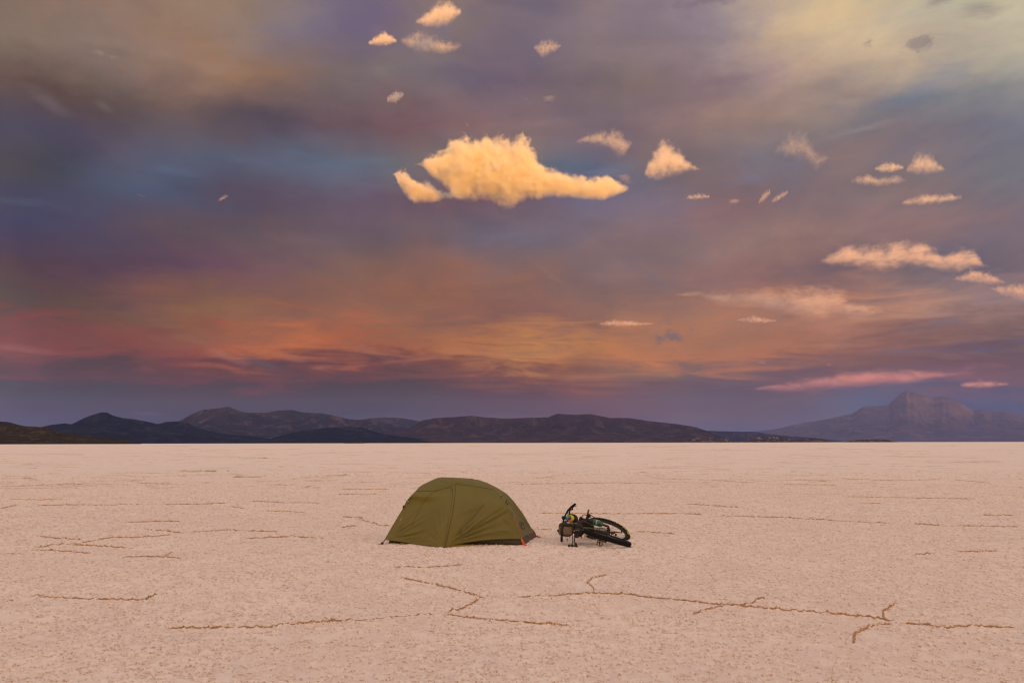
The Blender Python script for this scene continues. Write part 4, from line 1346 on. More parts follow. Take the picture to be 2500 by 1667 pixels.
    ribbon('guy_strap', [at(984, 1234, yl + 0.05), at(982.8, 1240, yl + 0.03), at(984.5, 1243, yl + 0.05)], 0.010, (0, 1, 0.2), WEB, t, 5)

    def pegged(top, gpt, mat, w_, tail):
        g = Vector(gpt)
        ribbon('tension_strap', [top, top.lerp(g, 0.5) + Vector((0, -0.01, -0.008)), g + Vector((0, 0, 0.012))], w_, (0.95, -0.25, 0.25), mat, t, 8)
        block('strap_buckle', top.lerp(g, 0.62) + Vector((0, -0.012, 0)), ((0.014, 0, 0.004), (0, 0.006, 0), (-0.006, 0, 0.014)), mat, t)
        ribbon('strap_loop', [g + Vector((0, 0, 0.012)), g + Vector((0.015, -0.03, 0.03)), g + Vector((-0.035 * tail, -0.02, 0.045)), g + Vector((-0.05 * tail, 0, 0.02))], 0.010, (0.2, 1, 0.1), mat, t, 8)
        tube('peg', [g + Vector((0.010, 0.0, 0.03)), g + Vector((0.004, 0.01, -0.10))], 0.006, mat, t, 6)
        tube('strap_tail', [g + Vector((0, 0, 0.012)), g + Vector((0.05 * tail, -0.01, 0.01)), g + Vector((0.10 * tail, 0.0, 0.006))], [0.005, 0.002], mat, t, 5, 6)
    pegged(at(*FL), ground_at(929, 1330.5), surf('dark_red_webbing', (0.045, 0.012, 0.010), 0.7), 0.018, -1)
    pegged(at(*FR), ground_at(1283, 1333), ORANGE, 0.026, 1)
    pegged(at(*BR), ground_at(1317, 1313.5), surf('red_orange_webbing', (0.62, 0.065, 0.02), 0.6), 0.020, 1)
    tube('guy_cord', [at(1291, 1305, yb - 0.45), at(1293, 1312, yb - 0.45), ground_at(1294, 1319)], 0.0035, ORANGE, t, 5)
    ribbon('strap_loop', [at(1290, 1305, yb - 0.47), at(1292, 1306, yb - 0.47), at(1294, 1307, yb - 0.47)], 0.012, (0, 0.3, 1), ORANGE, t, 4)
    # ring and peg at the foot of the zip
    c = at(1081, 1336.0, yv - 0.02)
    a = np.linspace(0, 2 * math.pi, 20, endpoint=False)
    tube('ring', [c + Vector((math.cos(q2) * 0.014, 0, math.sin(q2) * 0.012)) for q2 in a], 0.0035, METAL, t, 6, closed=True)
    clip(1083.5, 1336.5, yv - 0.02, 30, 0.012, 0.010, BLACK, 'zip_pull')
    tube('peg', [at(1084, 1337, yv - 0.03), at(1083.5, 1343, yv - 0.03)], 0.006, BLACK, t, 6)

    # dark printed badge low on the end panel
    def on_c(u, v_, off=0.004):
        n = normals(pc)
        x, y = min(max(u, 0), 1) * (N - 1), min(max(v_, 0), 1) * (N - 1)
        i, j = int(min(x, N - 2)), int(min(y, N - 2))
        fx, fy = x - i, y - j

        def bl_(g):
            return (g[j, i] * (1 - fx) + g[j, i + 1] * fx) * (1 - fy) + (g[j + 1, i] * (1 - fx) + g[j + 1, i + 1] * fx) * fy
        return bl_(pc) + bl_(n) * off
    sgn = 1 if normals(pc)[N // 2, N // 2, 0] > 0 else -1
    ink = surf('dark_ink', (0.035, 0.030, 0.045), 0.6)
    rows = []
    for rr_ in (1.0, 0.80):
        rows.append([on_c(0.40 + 0.20 * rr_ * math.cos(q2), 0.150 + 0.056 * rr_ * math.sin(q2), 0.005 * sgn) for q2 in np.linspace(0, 2 * math.pi, 40)])
    b = mesh_np('badge_ring', np.array(rows).reshape(-1, 3), grid_quads(2, 40), ink, t)
    peak = [(0.22, 0.150), (0.31, 0.172), (0.36, 0.160), (0.45, 0.188), (0.58, 0.148), (0.46, 0.166), (0.37, 0.142), (0.31, 0.155)]
    mesh_np('badge_peaks', [on_c(u, v_, 0.006 * sgn) for u, v_ in peak], [[0, 1, 6, 7], [1, 2, 5, 6], [2, 3, 4, 5]], ink, t)
    settle(t)


build_tent()


# ------------------------------------------------------------------ bicycle lying on its side
RUBBER = surf('black_rubber', (0.011, 0.0105, 0.0105), 0.8, spec=0.25, bump=0.001, scale=120)
RIM = surf('black_alloy', (0.030, 0.028, 0.027), 0.4, 0.3)
STEEL = surf('steel', (0.20, 0.175, 0.16), 0.34, 0.9)
FRAME = surf('olive_frame_paint', (0.070, 0.072, 0.022), 0.35)
YELLOW = surf('yellow_print', (0.85, 0.70, 0.02), 0.5, var=0.04)
GOLD = surf('brass', (0.62, 0.42, 0.13), 0.4, 0.9)
CORDURA = surf('black_bag_cloth', (0.024, 0.021, 0.019), 0.85, bump=0.004, scale=40)
OLIVE_BAG = surf('olive_grey_bag_cloth', (0.175, 0.140, 0.085), 0.85, var=0.25, bump=0.006, scale=18)
BROWN_BAG = surf('dark_brown_bag_cloth', (0.050, 0.032, 0.022), 0.85, var=0.3, bump=0.005, scale=25)
RED = surf('red_strap', (0.50, 0.030, 0.022), 0.6)
RUST = surf('rust_orange_piping', (0.42, 0.115, 0.045), 0.6)
GREEN = surf('green_enamel', (0.010, 0.105, 0.075), 0.28, spec=0.6)
TAN = surf('tan_leather', (0.50, 0.33, 0.12), 0.6)


def ZP(zx, zy, y):
    """a point of the photograph's bicycle close-up, y metres ahead"""
    return at(1330 + zx / 9.8, 1200 + zy / 9.8, y)


LEAN = R(16.5)
UP = Vector((-math.cos(LEAN), 0, math.sin(LEAN)))           # the bicycle's own up: to the left, a little raised
FWD = Vector((0, 1, 0))                                     # it points away from the camera
SIDE = FWD.cross(UP)                                        # its drive side faces the sky
WR, TR = 0.357, 0.033


def build_bike():
    zb = WR * math.sin(LEAN) + 0.028
    cb = ground_at(1330 + 1492 / 9.8, 1200 + 1095 / 9.8, zb)
    ca = ground_at(1330 + 1508 / 9.8, 1200 + 920 / 9.8, zb + 0.005)
    print('bike wheels', cb, ca)
    t = root('bicycle', ((cb.x + ca.x) / 2, (cb.y + ca.y) / 2, 0), 'loaded black mountain bike lying on its side on the salt', 'bicycle')
    st = R(20)
    f2 = FWD * math.cos(st) + SIDE * math.sin(st)           # the front wheel is turned
    ax2 = SIDE * math.cos(st) - FWD * math.sin(st)

    def wheel(c, u, f, ax, letters):
        n, s = 96, 12
        v = []
        for k in range(n):
            a = 2 * math.pi * k / n
            r = u * math.cos(a) + f * math.sin(a)
            for j in range(s):
                b = 2 * math.pi * j / s
                v.append(tuple(c + r * (WR - TR + TR * math.cos(b)) + ax * (TR * 1.05 * math.sin(b))))
        q = grid_quads(n, s, True).tolist()
        kk = np.arange(s)
        q += np.stack([(n - 1) * s + kk, (n - 1) * s + (kk + 1) % s, (kk + 1) % s, kk], 1).tolist()
        # tread knobs
        for k in range(72):
            for row, (off, da) in enumerate(((-0.024, 0.5), (-0.008, 0.0), (0.008, 0.5), (0.024, 0.0))):
                a = 2 * math.pi * (k + da) / 72
                r = u * math.cos(a) + f * math.sin(a)
                tg = f * math.cos(a) - u * math.sin(a)
                base = WR - TR + math.sqrt(max(TR ** 2 - (off * 0.95) ** 2, 0)) - 0.003
                tilt = (r * math.sqrt(max(TR ** 2 - off ** 2, 0)) + ax * off).normalized()
                sd = tilt.cross(tg).normalized()
                p = c + r * base + ax * off
                i0 = len(v)
                for h in (0.0, 0.0085):
                    for e, g in ((-1, -1), (1, -1), (1, 1), (-1, 1)):
                        v.append(tuple(p + tilt * h + tg * (e * 0.0085) + sd * (g * 0.0055)))
                q += [[i0 + 4, i0 + 5, i0 + 6, i0 + 7], [i0, i0 + 1, i0 + 5, i0 + 4], [i0 + 1, i0 + 2, i0 + 6, i0 + 5], [i0 + 2, i0 + 3, i0 + 7, i0 + 6], [i0 + 3, i0, i0 + 4, i0 + 7]]
        w = bpy.data.objects.new('wheel', None)
        C.objects.link(w)
        w.parent = t
        w.empty_display_size = 0.05
        mesh_np('tyre', v, q, RUBBER, w, False)
        a = np.linspace(0, 2 * math.pi, 72, endpoint=False)
        v = []
        prof = [(0.287, -0.013), (0.302, -0.015), (0.302, 0.015), (0.287, 0.013), (0.280, 0.0)]
        for k in a:
            r = u * math.cos(k) + f * math.sin(k)
            for rad, off in prof:
                v.append(tuple(c + r * rad + ax * off))
        q = grid_quads(72, 5, True).tolist() + [[71 * 5 + j, 71 * 5 + (j + 1) % 5, (j + 1) % 5, j] for j in range(5)]
        mesh_np('rim', v, q, RIM, w)
        vs, qs = [], []
        for k in range(32):
            a0 = 2 * math.pi * k / 32
            sg = 1 if k % 2 else -1
            a1 = a0 + (0.9 if (k // 2) % 2 else -0.9)
            p0 = c + (u * math.cos(a0) + f * math.sin(a0)) * 0.283
            p1 = c + (u * math.cos(a1) + f * math.sin(a1)) * 0.026 + ax * (sg * 0.030)
            d = (p1 - p0).normalized()
            e = d.cross(ax).normalized() * 0.0014
            g = d.cross(e).normalized() * 0.0014
            i0 = len(vs)
            vs += [tuple(p0 + e), tuple(p0 + g), tuple(p0 - e), tuple(p0 - g), tuple(p1 + e), tuple(p1 + g), tuple(p1 - e), tuple(p1 - g)]
            qs += [[i0 + j, i0 + (j + 1) % 4, i0 + 4 + (j + 1) % 4, i0 + 4 + j] for j in range(4)]
            o = mesh_np('spoke', vs, [[j, (j + 1) % 4, 4 + (j + 1) % 4, 4 + j] for j in range(4)], STEEL, w)
            vs, qs = [], []
        lathe('hub', c - ax * 0.068, ax, [(0, 0), (0, 0.011), (0.030, 0.012), (0.034, 0.028), (0.040, 0.028), (0.044, 0.015), (0.092, 0.015), (0.096, 0.028), (0.102, 0.028), (0.106, 0.012), (0.136, 0.011), (0.136, 0)], BLACK, w, 16)
        lathe('brake_disc', c - ax * 0.050, ax, [(0, 0.090), (0.002, 0.090), (0.002, 0.070), (0.0, 0.070), (0, 0.090)], STEEL, w, 36)
        if letters:
            # yellow maker's lettering round the sidewall
            rl, gap = WR - TR - 0.002, 0.056
            for k, ch in enumerate('MAXXIS'):
                cu = bpy.data.curves.new('lettering', 'FONT')
                cu.body = ch
                cu.size = 0.062
                cu.align_x, cu.align_y = 'CENTER', 'CENTER'
                cu.extrude = 0.001
                cu.offset = 0.0022
                tmp = bpy.data.objects.new('lettering', cu)
                C.objects.link(tmp)
                dg = bpy.context.evaluated_depsgraph_get()
                me = bpy.data.meshes.new_from_object(tmp.evaluated_get(dg))
                bpy.data.objects.remove(tmp)
                a0 = R(letters) - (k - 2.5) * gap / rl * 1.16
                r = u * math.cos(a0) + f * math.sin(a0)
                tg = -(f * math.cos(a0) - u * math.sin(a0))
                nb = (ax * 0.92 + r * 0.30).normalized()
                yd = nb.cross(tg).normalized()
                p = c + r * (rl + 0.010) + ax * (TR * 1.03)
                mt = Matrix(((tg.x, yd.x, nb.x, p.x), (tg.y, yd.y, nb.y, p.y), (tg.z, yd.z, nb.z, p.z), (0, 0, 0, 1)))
                me.transform(mt)
                me.materials.clear()
                me.materials.append(YELLOW)
                o = bpy.data.objects.new('lettering', me)
                C.objects.link(o)
                o.parent = w
        return w

    fb = Vector((0, 0.9998, -0.015)).normalized()
    wheel(cb, UP, fb, fb.cross(UP).normalized(), None)
    wheel(ca, UP, f2, ax2, 146.0)
    # fork, stem and handlebar turn with the front wheel
    crown = ca + UP * 0.46
    for sg in (1, -1):
        tube('fork_leg', [ca + ax2 * (0.062 * sg), ca + ax2 * (0.064 * sg) + UP * 0.2, crown + ax2 * (0.060 * sg)], [0.013, 0.018, 0.020], BLACK if sg > 0 else FRAME, t, 10, 10)
    block('fork_crown', crown, (ax2 * 0.085, f2 * 0.025, UP * 0.022), BLACK, t)
    stem_top = crown + UP * 0.15 - f2 * 0.04
    tube('steerer', [crown, stem_top], 0.022, FRAME, t, 12)
    yb = ca.y - 0.30
    bars = [ZP(402, 1205, yb - 0.16), ZP(408, 1040, yb - 0.12), ZP(425, 800, yb - 0.04), ZP(462, 640, yb), ZP(508, 530, yb - 0.03), ZP(560, 440, yb - 0.06), ZP(640, 362, yb - 0.09), ZP(735, 288, yb - 0.12)]
    tube('handlebar', bars, 0.0135, BLACK, t, 10, 40)
    tube('stem', [stem_top, ZP(470, 620, yb)], 0.02, BLACK, t, 10)
    tube('grip', [ZP(402, 1212, yb - 0.16), ZP(405, 1060, yb - 0.12)], 0.019, RUBBER, t, 12)
    tube('grip', [ZP(622, 374, yb - 0.085), ZP(736, 288, yb - 0.12)], 0.0165, RUBBER, t, 12)
    tube('brake_lever', [ZP(655, 400, yb - 0.12), ZP(700, 355, yb - 0.14), ZP(762, 338, yb - 0.15)], [0.009, 0.006, 0.006], BLACK, t, 8, 10)
    lump('brake_clamp', ZP(650, 420, yb - 0.12), ((0.020, 0, 0), (0, 0.02, 0), (0, 0, 0.014)), BLACK, t, 3)
    lump('bar_clamp', ZP(450, 620, yb), ((0.030, 0, 0), (0, 0.03, 0), (0, 0, 0.028)), BLACK, t, 3)
    tube('brake_hose', [ZP(640, 410, yb - 0.1), ZP(600, 450, yb - 0.1), ZP(588, 500, yb - 0.09), ZP(585, 560, yb - 0.08)], [0.010, 0.014, 0.015], WEB, t, 8, 12)
    tube('brake_hose', [ZP(540, 540, yb), ZP(556, 480, yb), ZP(580, 430, yb - 0.06)], 0.004, WEB, t, 6, 10)
    tube('cable', [ZP(490, 1055, yb), ZP(508, 1110, yb), ZP(548, 1195, yb)], 0.0030, BLACK, t, 6, 10)
    tube('cable', [ZP(530, 1055, yb), ZP(540, 1120, yb), ZP(552, 1200, yb)], 0.0030, BLACK, t, 6, 10)
    # frame: main tubes between the wheels, mostly behind the bags
    ht, hb = crown + UP * 0.14 - FWD * 0.06, crown + UP * 0.02 - FWD * 0.03
    bb = cb + UP * 0.06 + FWD * 0.40
    sc = bb + UP * 0.38 - FWD * 0.10
    tube('head_tube', [hb, ht], 0.024, FRAME, t, 12)
    tube('down_tube', [hb, bb], 0.022, FRAME, t, 12)
    tube('top_tube', [ht, sc], 0.018, FRAME, t, 12)
    tube('seat_tube', [bb, sc], 0.018, FRAME, t, 12)
    for sg in (1, -1):
        tube('chain_stay', [bb + SIDE * (0.03 * sg), cb + SIDE * (0.072 * sg)], 0.010, FRAME, t, 8)
        tube('seat_stay', [sc + SIDE * (0.02 * sg), cb + SIDE * (0.072 * sg) + UP * 0.02], 0.009, FRAME, t, 8)
    tube('frame_stay', [ZP(905, 880, cb.y + 0.12), ZP(1040, 868, cb.y + 0.2), ZP(1160, 884, cb.y + 0.26)], 0.013, FRAME, t, 10, 8)
    seat = sc + UP * 0.16 - FWD * 0.06
    tube('seat_post', [sc, seat], 0.015, BLACK, t, 10)
    lump('saddle', seat + UP * 0.02, (FWD * 0.135, SIDE * 0.055, UP * 0.022), BLACK, t, 2.4)
    # cranks, chain ring and pedals
    ym = cb.y + 0.30
    lathe('chain_ring', ZP(1150, 870, ym) + SIDE * 0.05, SIDE, [(0, 0.075), (0.003, 0.075), (0.003, 0.05), (0, 0.05), (0, 0.075)], BLACK, t, 32)
    tube('crank', [ZP(1130, 830, ym), ZP(985, 735, ym), ZP(968, 700, ym)], [0.016, 0.013], BLACK, t, 8)
    tube('pedal_axle', [ZP(970, 740, ym), ZP(1022, 560, ym - 0.02)], [0.016, 0.012], BLACK, t, 8)
    block('pedal', ZP(1036, 490, ym - 0.02), ((SIDE * 0.042).to_tuple(), (UP * 0.008).to_tuple(), (FWD * 0.05).to_tuple()), BLACK, t)
    tube('pedal_edge', [ZP(1022, 545, ym - 0.05), ZP(1056, 435, ym - 0.05)], [0.011, 0.006], BLACK, t, 8)
    lump('derailleur', ZP(1050, 575, ym + 0.08), ((0.030, 0, 0.005), (0, 0.03, 0), (-0.004, 0, 0.028)), BLACK, t, 2.2, 0.2, 5)
    lump('derailleur_cage', ZP(1022, 655, ym + 0.06), ((0.016, 0, 0), (0, 0.02, 0), (-0.012, 0, 0.030)), BLACK, t, 2.2, 0.25, 6)
    lump('jockey_wheel', ZP(1095, 595, ym + 0.08), ((0.009, 0, 0.004), (0, 0.01, 0), (-0.002, 0, 0.012)), GOLD, t, 2, 0.3, 7)
    lump('derailleur_link', ZP(1040, 640, ym + 0.08), ((0.012, 0, 0.002), (0, 0.012, 0), (0, 0, 0.012)), STEEL, t, 2.2, 0.25, 8)
    tube('rack_hoop', [ZP(866, 690, ym), ZP(882, 630, ym), ZP(905, 568, ym), ZP(930, 548, ym), ZP(965, 552, ym), ZP(1005, 565, ym)], 0.0055, BLACK, t, 8, 24)
    tube('rack_stay', [ZP(1038, 522, ym), ZP(1100, 560, ym + 0.04), ZP(1180, 605, ym + 0.1), ZP(1262, 645, ym + 0.16)], 0.0055, BLACK, t, 8, 16)
    tube('rack_stay', [ZP(1176, 600, ym + 0.1), ZP(1170, 640, ym + 0.1)], 0.004, BLACK, t, 6)
    # left pedal under the wheels: a ring cage with a brass spider
    py_ = cb.y + 0.02
    c = ZP(1315, 1226, py_)
    a = np.linspace(0, 2 * math.pi, 24, endpoint=False)
    ex, ez = Vector((0.040, 0.01, 0.002)), Vector((0.006, 0.015, 0.044))
    ring = [c + ex * (math.copysign(abs(math.cos(k)) ** 0.8, math.cos(k))) + ez * (math.copysign(abs(math.sin(k)) ** 0.8, math.sin(k))) for k in a]
    tube('pedal_cage', ring, 0.0062, BLACK, t, 6, closed=True)
    for k in (0.5, 2.6, 4.7):
        tube('pedal_arm', [c, c + ex * math.cos(k) + ez * math.sin(k)], 0.006, BLACK, t, 6)
    for k in range(5):
        q = k * 1.257 + 0.4
        s_ = ZP(1352, 1196, py_ - 0.03)
        tube('pedal_spike', [s_, s_ + Vector((math.cos(q) * 0.026, -0.004, math.sin(q) * 0.020))], [0.008, 0.003], GOLD, t, 6)
    tube('crank', [bb, ZP(1320, 1150, py_ + 0.05), c], [0.016, 0.012, 0.010], BLACK, t, 8)
    # brake at the front hub, light on the tyre
    lump('brake_caliper', ZP(1635, 985, ca.y - 0.10), ((0.032, 0, 0.004), (0, 0.02, 0), (0, 0, 0.018)), BLACK, t, 2.6, 0.15, 9)
    tube('brake_mount', [ZP(1580, 958, ca.y - 0.1), ZP(1700, 960, ca.y - 0.06), ZP(1852, 985, ca.y + 0.02)], [0.010, 0.009, 0.006], BLACK, t, 8, 10)
    lump('hub_block', ZP(1540, 940, ca.y - 0.04), ((0.018, 0, 0.0), (0, 0.03, 0), (-0.004, 0, 0.060)), BLACK, t, 3, 0.1, 10)
    lump('caliper_body', ZP(1700, 1030, ca.y - 0.16), ((0.016, 0, 0.0), (0, 0.02, 0), (0, 0, 0.022)), BROWN_BAG, t, 2.6, 0.2, 11)
    ribbon('tyre_strap', [ZP(1828, 985, ca.y + 0.12), ZP(1842, 905, ca.y + 0.14), ZP(1866, 825, ca.y + 0.2)], 0.020, (0.9, 0.2, -0.3), BLACK, t, 6, 0.012)
    tube('brake_hose', [ZP(1545, 830, ca.y - 0.05), ZP(1480, 790, ca.y), ZP(1390, 760, ca.y)], 0.004, BLACK, t, 6, 8)
    tube('brake_hose', [ZP(1700, 1040, ca.y - 0.2), ZP(1760, 1095, ca.y - 0.22), ZP(1850, 1130, ca.y - 0.2)], 0.003, GOLD, t, 6, 8)
    # loose webbing hanging to the ground from the bags, with its buckle
    ys = ground_at(1330 + 670 / 9.8, 1200 + 1318 / 9.8).y
    ribbon('webbing_strap', [ZP(660, 1060, ys + 0.1), ZP(672, 1130, ys + 0.06), ZP(668, 1210, ys + 0.03), ZP(645, 1285, ys)], 0.014, (1, 0.2, 0), BLACK, t, 10, 0.006)
    ribbon('webbing_strap', [ZP(716, 1090, ys + 0.1), ZP(714, 1170, ys + 0.06), ZP(722, 1260, ys)], 0.020, (1, 0.2, 0), surf('drab_webbing', (0.10, 0.075, 0.035), 0.8), t, 8, 0.004)
    block('strap_buckle', ZP(665, 1294, ys), ((0.068, 0, -0.002), (0, 0.03, 0), (0, 0, 0.013)), BLACK, t)
    block('strap_buckle', ZP(748, 1255, ys), ((0.012, 0, 0.002), (0, 0.015, 0), (-0.004, 0, 0.022)), BLACK, t)
    lump('strap_end', ZP(772, 1314, ys), ((0.016, 0, 0), (0, 0.015, 0), (0, 0, 0.013)), BLACK, t, 2.4)
    lump('strap_end', ZP(565, 1290, ys), ((0.010, 0, 0), (0, 0.015, 0), (0, 0, 0.017)), BLACK, t, 2.4)
    settle(t)
    for w in [c_ for c_ in t.children if c_.type == 'EMPTY']:
        settle(w)
    return t, ca, cb, f2, ax2, yb


BIKE, CA, CB, F2, AX2, YB = build_bike()


def build_luggage():
    px = 1.0 / 9.8 / FPX                                      # metres per close-up pixel, per metre of distance

    def m(n, y):
        return n * px * y
    # seat pack
    y = CB.y + 0.16
    c = ZP(500, 905, y + 0.07)
    r = root('seat_pack', (c.x, c.y, 0.2), 'black and olive grey seat pack strapped on the bike, nearest to the tent', 'bag')
    lump('pack_body', c, ((m(172, y), 0, -0.006), (0, 0.13, 0), (0.004, 0, m(152, y))), CORDURA, r, 3.0, 0.09, 21, 4)
    lump('front_pocket', ZP(548, 925, y - 0.05), ((m(112, y), 0.01, -0.002), (0, 0.035, 0), (0.004, 0, m(108, y))), OLIVE_BAG, r, 4.0, 0.07, 22, 4)
    lump('side_pocket', ZP(372, 922, y - 0.03), ((m(34, y), 0.02, 0), (0, 0.04, 0), (0.004, 0, m(92, y))), OLIVE_BAG, r, 3.0, 0.1, 23)
    lump('lid', ZP(560, 795, y - 0.04), ((m(150, y), 0.0, -0.004), (0, 0.05, 0), (0, 0, m(46, y))), CORDURA, r, 3.0, 0.1, 24, 4)
    ribbon('strap', [ZP(412, 745, y - 0.04), ZP(416, 850, y - 0.105), ZP(414, 960, y - 0.105), ZP(405, 1062, y - 0.03)], 0.022, (1, 0.1, 0), WEB, r, 12, 0.006)
    ribbon('strap', [ZP(668, 770, y - 0.06), ZP(676, 900, y - 0.1), ZP(660, 1040, y - 0.05)], 0.016, (1, 0.1, 0), WEB, r, 12, 0.006)
    block('buckle', ZP(312, 928, y), ((0.010, 0, 0), (0, 0.015, 0), (0, 0, 0.015)), BLACK, r)
    ribbon('red_tag', [ZP(590, 1050, y - 0.04), ZP(596, 1075, y - 0.05), ZP(604, 1100, y - 0.04)], 0.014, (1, 0.1, 0.2), RED, r, 4, 0.004)
    ribbon('red_tag', [ZP(562, 708, y - 0.02), ZP(600, 722, y - 0.04), ZP(634, 752, y - 0.04)], 0.018, (0.2, 0.1, 1), RED, r, 6, 0.006)
    ribbon('red_tag', [ZP(585, 722, y - 0.02), ZP(640, 722, y - 0.04), ZP(680, 716, y - 0.02)], 0.007, (0, 0.1, 1), RUST, r, 6, 0.005)
    settle(r)
    # wedge pouch beside it
    y = CB.y + 0.10
    c = ZP(795, 950, y + 0.06)
    r = root('wedge_pouch', (c.x, c.y, 0.2), 'black wedge pouch with a thin rust piping between seat pack and rear wheel', 'bag')
    lump('pouch_body', c, ((m(128, y), 0, -0.012), (0, 0.09, 0), (-0.010, 0, m(118, y))), CORDURA, r, 2.2, 0.16, 31, 4)
    lump('pouch_bottom', ZP(765, 1045, y + 0.03), ((m(66, y), 0, 0.004), (0, 0.06, 0), (0, 0, m(58, y))), BROWN_BAG, r, 2.0, 0.12, 32)
    lump('pouch_top', ZP(800, 830, y + 0.08), ((m(120, y), 0, -0.02), (0, 0.07, 0), (0.01, 0, m(70, y))), CORDURA, r, 2.4, 0.15, 33)
    ribbon('piping', [ZP(680, 945, y - 0.02), ZP(710, 925, y - 0.045), ZP(760, 918, y - 0.055), ZP(822, 919, y - 0.045)], 0.008, (0, 0.2, 1), RUST, r, 10, 0.006)
    tube('piping', [ZP(664, 1042, y), ZP(700, 1078, y - 0.02), ZP(758, 1104, y - 0.02)], 0.0028, RED, r, 6, 8)
    ribbon('strap', [ZP(835, 1058, y), ZP(872, 1085, y - 0.01), ZP(893, 1122, y - 0.02)], 0.012, (0.5, 0.1, 0.6), BLACK, r, 8, 0.005)
    lump('pale_patch', ZP(705, 940, y - 0.05), ((0.010, 0, 0.004), (0, 0.006, 0), (0, 0, 0.006)), TAN, r, 2.2, 0.2, 34)
    for zx, zy in ((875, 862), (905, 876), (945, 905)):
        lump('strap_keeper', ZP(zx, zy, y + 0.05), ((0.010, 0, -0.003), (0, 0.01, 0), (0, 0, 0.006)), RUST, r, 2.2, 0.2, 35)
    settle(r)
    tag(lump('tan_pouch', ZP(970, 1052, CB.y - 0.10), ((m(28, CB.y), 0, -0.004), (0, 0.02, 0), (0.003, 0, m(40, CB.y))), TAN, None, 2.6, 0.1, 36),
        'small plain tan pouch hanging by the rear wheel', 'bag')
    tag(lump('tool_roll', ZP(1115, 1085, CB.y - 0.03), ((m(120, CB.y), 0, -m(28, CB.y)), (0, 0.05, 0), (0.004, 0, m(40, CB.y))), BROWN_BAG, None, 2.6, 0.1, 37),
        'dark brown roll slung under the rear wheel rim', 'bag')
    # feed bag on the handlebar, with a yellow bottle in it
    y = YB - 0.05
    c = ZP(672, 640, y + 0.06)
    r = root('feed_bag', (c.x, c.y, 0.4), 'round black feed bag on the handlebar holding a yellow bottle', 'bag')
    lump('bag_body', c, ((m(120, y), 0.02, -0.014), (-0.02, 0.085, 0), (0.008, 0, m(104, y))), CORDURA, r, 2.3, 0.10, 41, 4)
    lump('bag_rim', ZP(560, 640, y), ((m(38, y), 0, 0), (0, 0.05, 0), (0, 0, m(88, y))), CORDURA, r, 2.2, 0.08, 42)
    ribbon('strap', [ZP(430, 640, y), ZP(470, 610, y), ZP(500, 560, y)], 0.03, (0.3, 1, 0.2), WEB, r, 6, 0.006)
    settle(r)
    axis = (ZP(540, 606, y - 0.17) - ZP(650, 640, y - 0.06)).normalized()
    b0 = ZP(648, 640, y - 0.045)
    r = root('water_bottle', b0, 'yellow bottle with a bright blue cap poking out of the feed bag', 'bottle')
    ln = (ZP(540, 606, y - 0.17) - b0).length
    R1_ = m(72, y)
    lathe('bottle_body', b0, axis, [(0, 0), (0, R1_ * 0.9), (0.01, R1_), (ln * 0.40, R1_), (ln * 0.52, R1_ * 0.93), (ln * 0.53, R1_ * 0.80)], YELLOW, r, 24)
    lathe('bottle_shoulder', b0, axis, [(ln * 0.525, R1_ * 0.86), (ln * 0.60, R1_ * 0.72), (ln * 0.80, R1_ * 0.40), (ln * 0.86, R1_ * 0.36)], surf('clear_grey_plastic', (0.16, 0.12, 0.09), 0.3), r, 24)
    lathe('bottle_cap', b0, axis, [(ln * 0.84, m(29, y)), (ln * 1.04, m(29, y)), (ln * 1.07, m(24, y)), (ln * 1.07, 0)], surf('blue_cap', (0.02, 0.46, 0.78), 0.4, var=0.03), r, 18)
    settle(r)
    # frame bag
    y = CB.y + 0.36
    r = root('frame_bag', ZP(930, 780, y), 'dark brown frame bag wedged between the feed bag and the green bottle', 'bag')
    lump('bag_body', ZP(960, 785, y), ((m(190, y), 0, -m(50, y)), (0, 0.06, 0), (0.01, 0, m(52, y))), CORDURA, r, 2.6, 0.14, 51, 4)
    lump('bag_top', ZP(868, 735, y - 0.02), ((m(82, y), 0, m(14, y)), (0, 0.05, 0), (0.01, 0, m(56, y))), BROWN_BAG, r, 2.8, 0.14, 52)
    lump('bag_end', ZP(1100, 830, y + 0.02), ((m(90, y), 0, -m(20, y)), (0, 0.05, 0), (0.0, 0, m(52, y))), CORDURA, r, 2.4, 0.14, 53)
    settle(r)
    # bottles strapped to the fork legs
    y = CA.y - 0.12
    b0, b1 = ZP(1055, 690, y), ZP(1380, 785, y)
    ax = (b1 - b0).normalized()
    ln = (b1 - b0).length
    R2 = m(74, y)
    r = root('green_bottle', b0, 'dark green bottle with a pale label strapped to the upper fork leg', 'bottle')
    lathe('bottle_body', b0, ax, [(ln * 0.27, 0), (ln * 0.27, R2 * 0.95), (ln * 0.30, R2), (ln * 0.78, R2 * 0.98), (ln * 0.93, R2 * 0.74), (ln * 1.0, R2 * 0.70), (ln * 1.02, 0)], GREEN, r, 24)
    lathe('bottle_cap', b0, ax, [(0, 0), (0, R2 * 0.75), (ln * 0.05, R2 * 0.9), (ln * 0.28, R2 * 0.92), (ln * 0.28, 0)], BLACK, r, 20)
    lab = surf('pale_label', (0.50, 0.50, 0.46), 0.5)
    lathe('label_band', b0, ax, [(ln * 0.50, R2 * 1.0), (ln * 0.50, R2 * 1.03), (ln * 0.565, R2 * 1.03), (ln * 0.565, R2 * 1.0)], lab, r, 24)
    up = Vector((0.1, -0.55, 0.83)).normalized()
    sd = ax.cross(up).normalized()
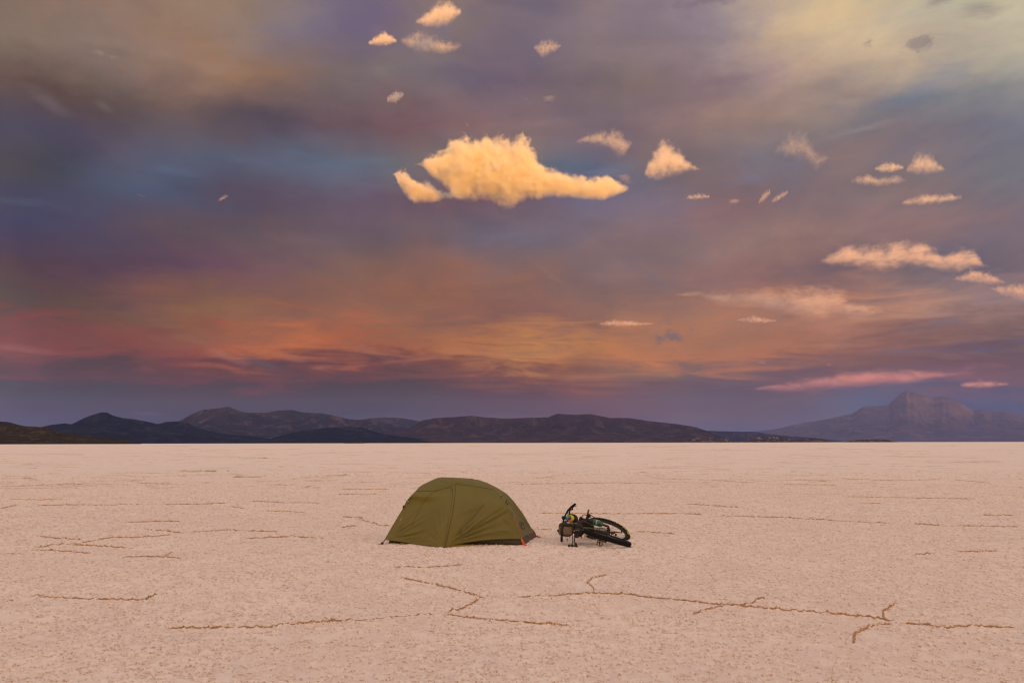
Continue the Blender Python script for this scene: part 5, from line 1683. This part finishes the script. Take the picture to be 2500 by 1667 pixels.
    for k, (s0, s1, w0) in enumerate([(0.565, 0.98, 0.30)]):
        v = []
        for s in np.linspace(s0, s1, 8):
            rr_ = float(np.interp(s, [0.3, 0.78, 0.93, 1.0], [R2, R2 * 0.98, R2 * 0.74, R2 * 0.70])) * 1.03
            for a in (0.2, 0.5, 0.8):
                v.append(tuple(b0 + ax * (ln * s) + (up * math.cos(a) - sd * math.sin(a)) * rr_))
        mesh_np('label', v, grid_quads(8, 3), lab, r)
    settle(r)
    y = CB.y + 0.16
    b0, b1 = ZP(1158, 905, y), ZP(1484, 938, y)
    ax = (b1 - b0).normalized()
    ln = (b1 - b0).length
    R3 = m(56, y)
    r = root('steel_bottle', b0, 'silver steel bottle in black straps above the nearer wheel', 'bottle')
    lathe('bottle_body', b0, ax, [(0, 0), (0, R3 * 0.86), (0.004, R3), (ln * 0.72, R3), (ln * 0.84, R3 * 0.86), (ln * 0.95, R3 * 0.60), (ln * 1.0, R3 * 0.35), (ln * 1.0, 0)], STEEL, r, 24)
    for s0, s1 in ((0.24, 0.30), (0.43, 0.47)):
        lathe('strap', b0, ax, [(ln * s0, R3), (ln * s0, R3 * 1.09), (ln * s1, R3 * 1.09), (ln * s1, R3)], BLACK, r, 24)
    lathe('cage_end', b0, ax, [(-ln * 0.05, R3 * 0.95), (0, R3 * 1.08), (ln * 0.03, R3 * 1.08), (ln * 0.03, R3)], BLACK, r, 24)
    rim = []
    up = Vector((0.0, -0.75, 0.66)).normalized()
    sd = ax.cross(up).normalized()
    for k in range(24):
        a = 2 * math.pi * k / 24
        s = 0.715 + 0.26 * math.cos(a)
        w_ = math.sin(a) * 1.15
        rr_ = float(np.interp(s, [0.0, 0.72, 0.84, 0.95, 1.0], [R3, R3, R3 * 0.86, R3 * 0.6, R3 * 0.4])) * 1.08
        rim.append(b0 + ax * (ln * s) + (up * math.cos(w_) + sd * math.sin(w_)) * rr_)
    tube('cage_loop', rim, 0.005, BLACK, r, 6, closed=True)
    settle(r)


build_luggage()
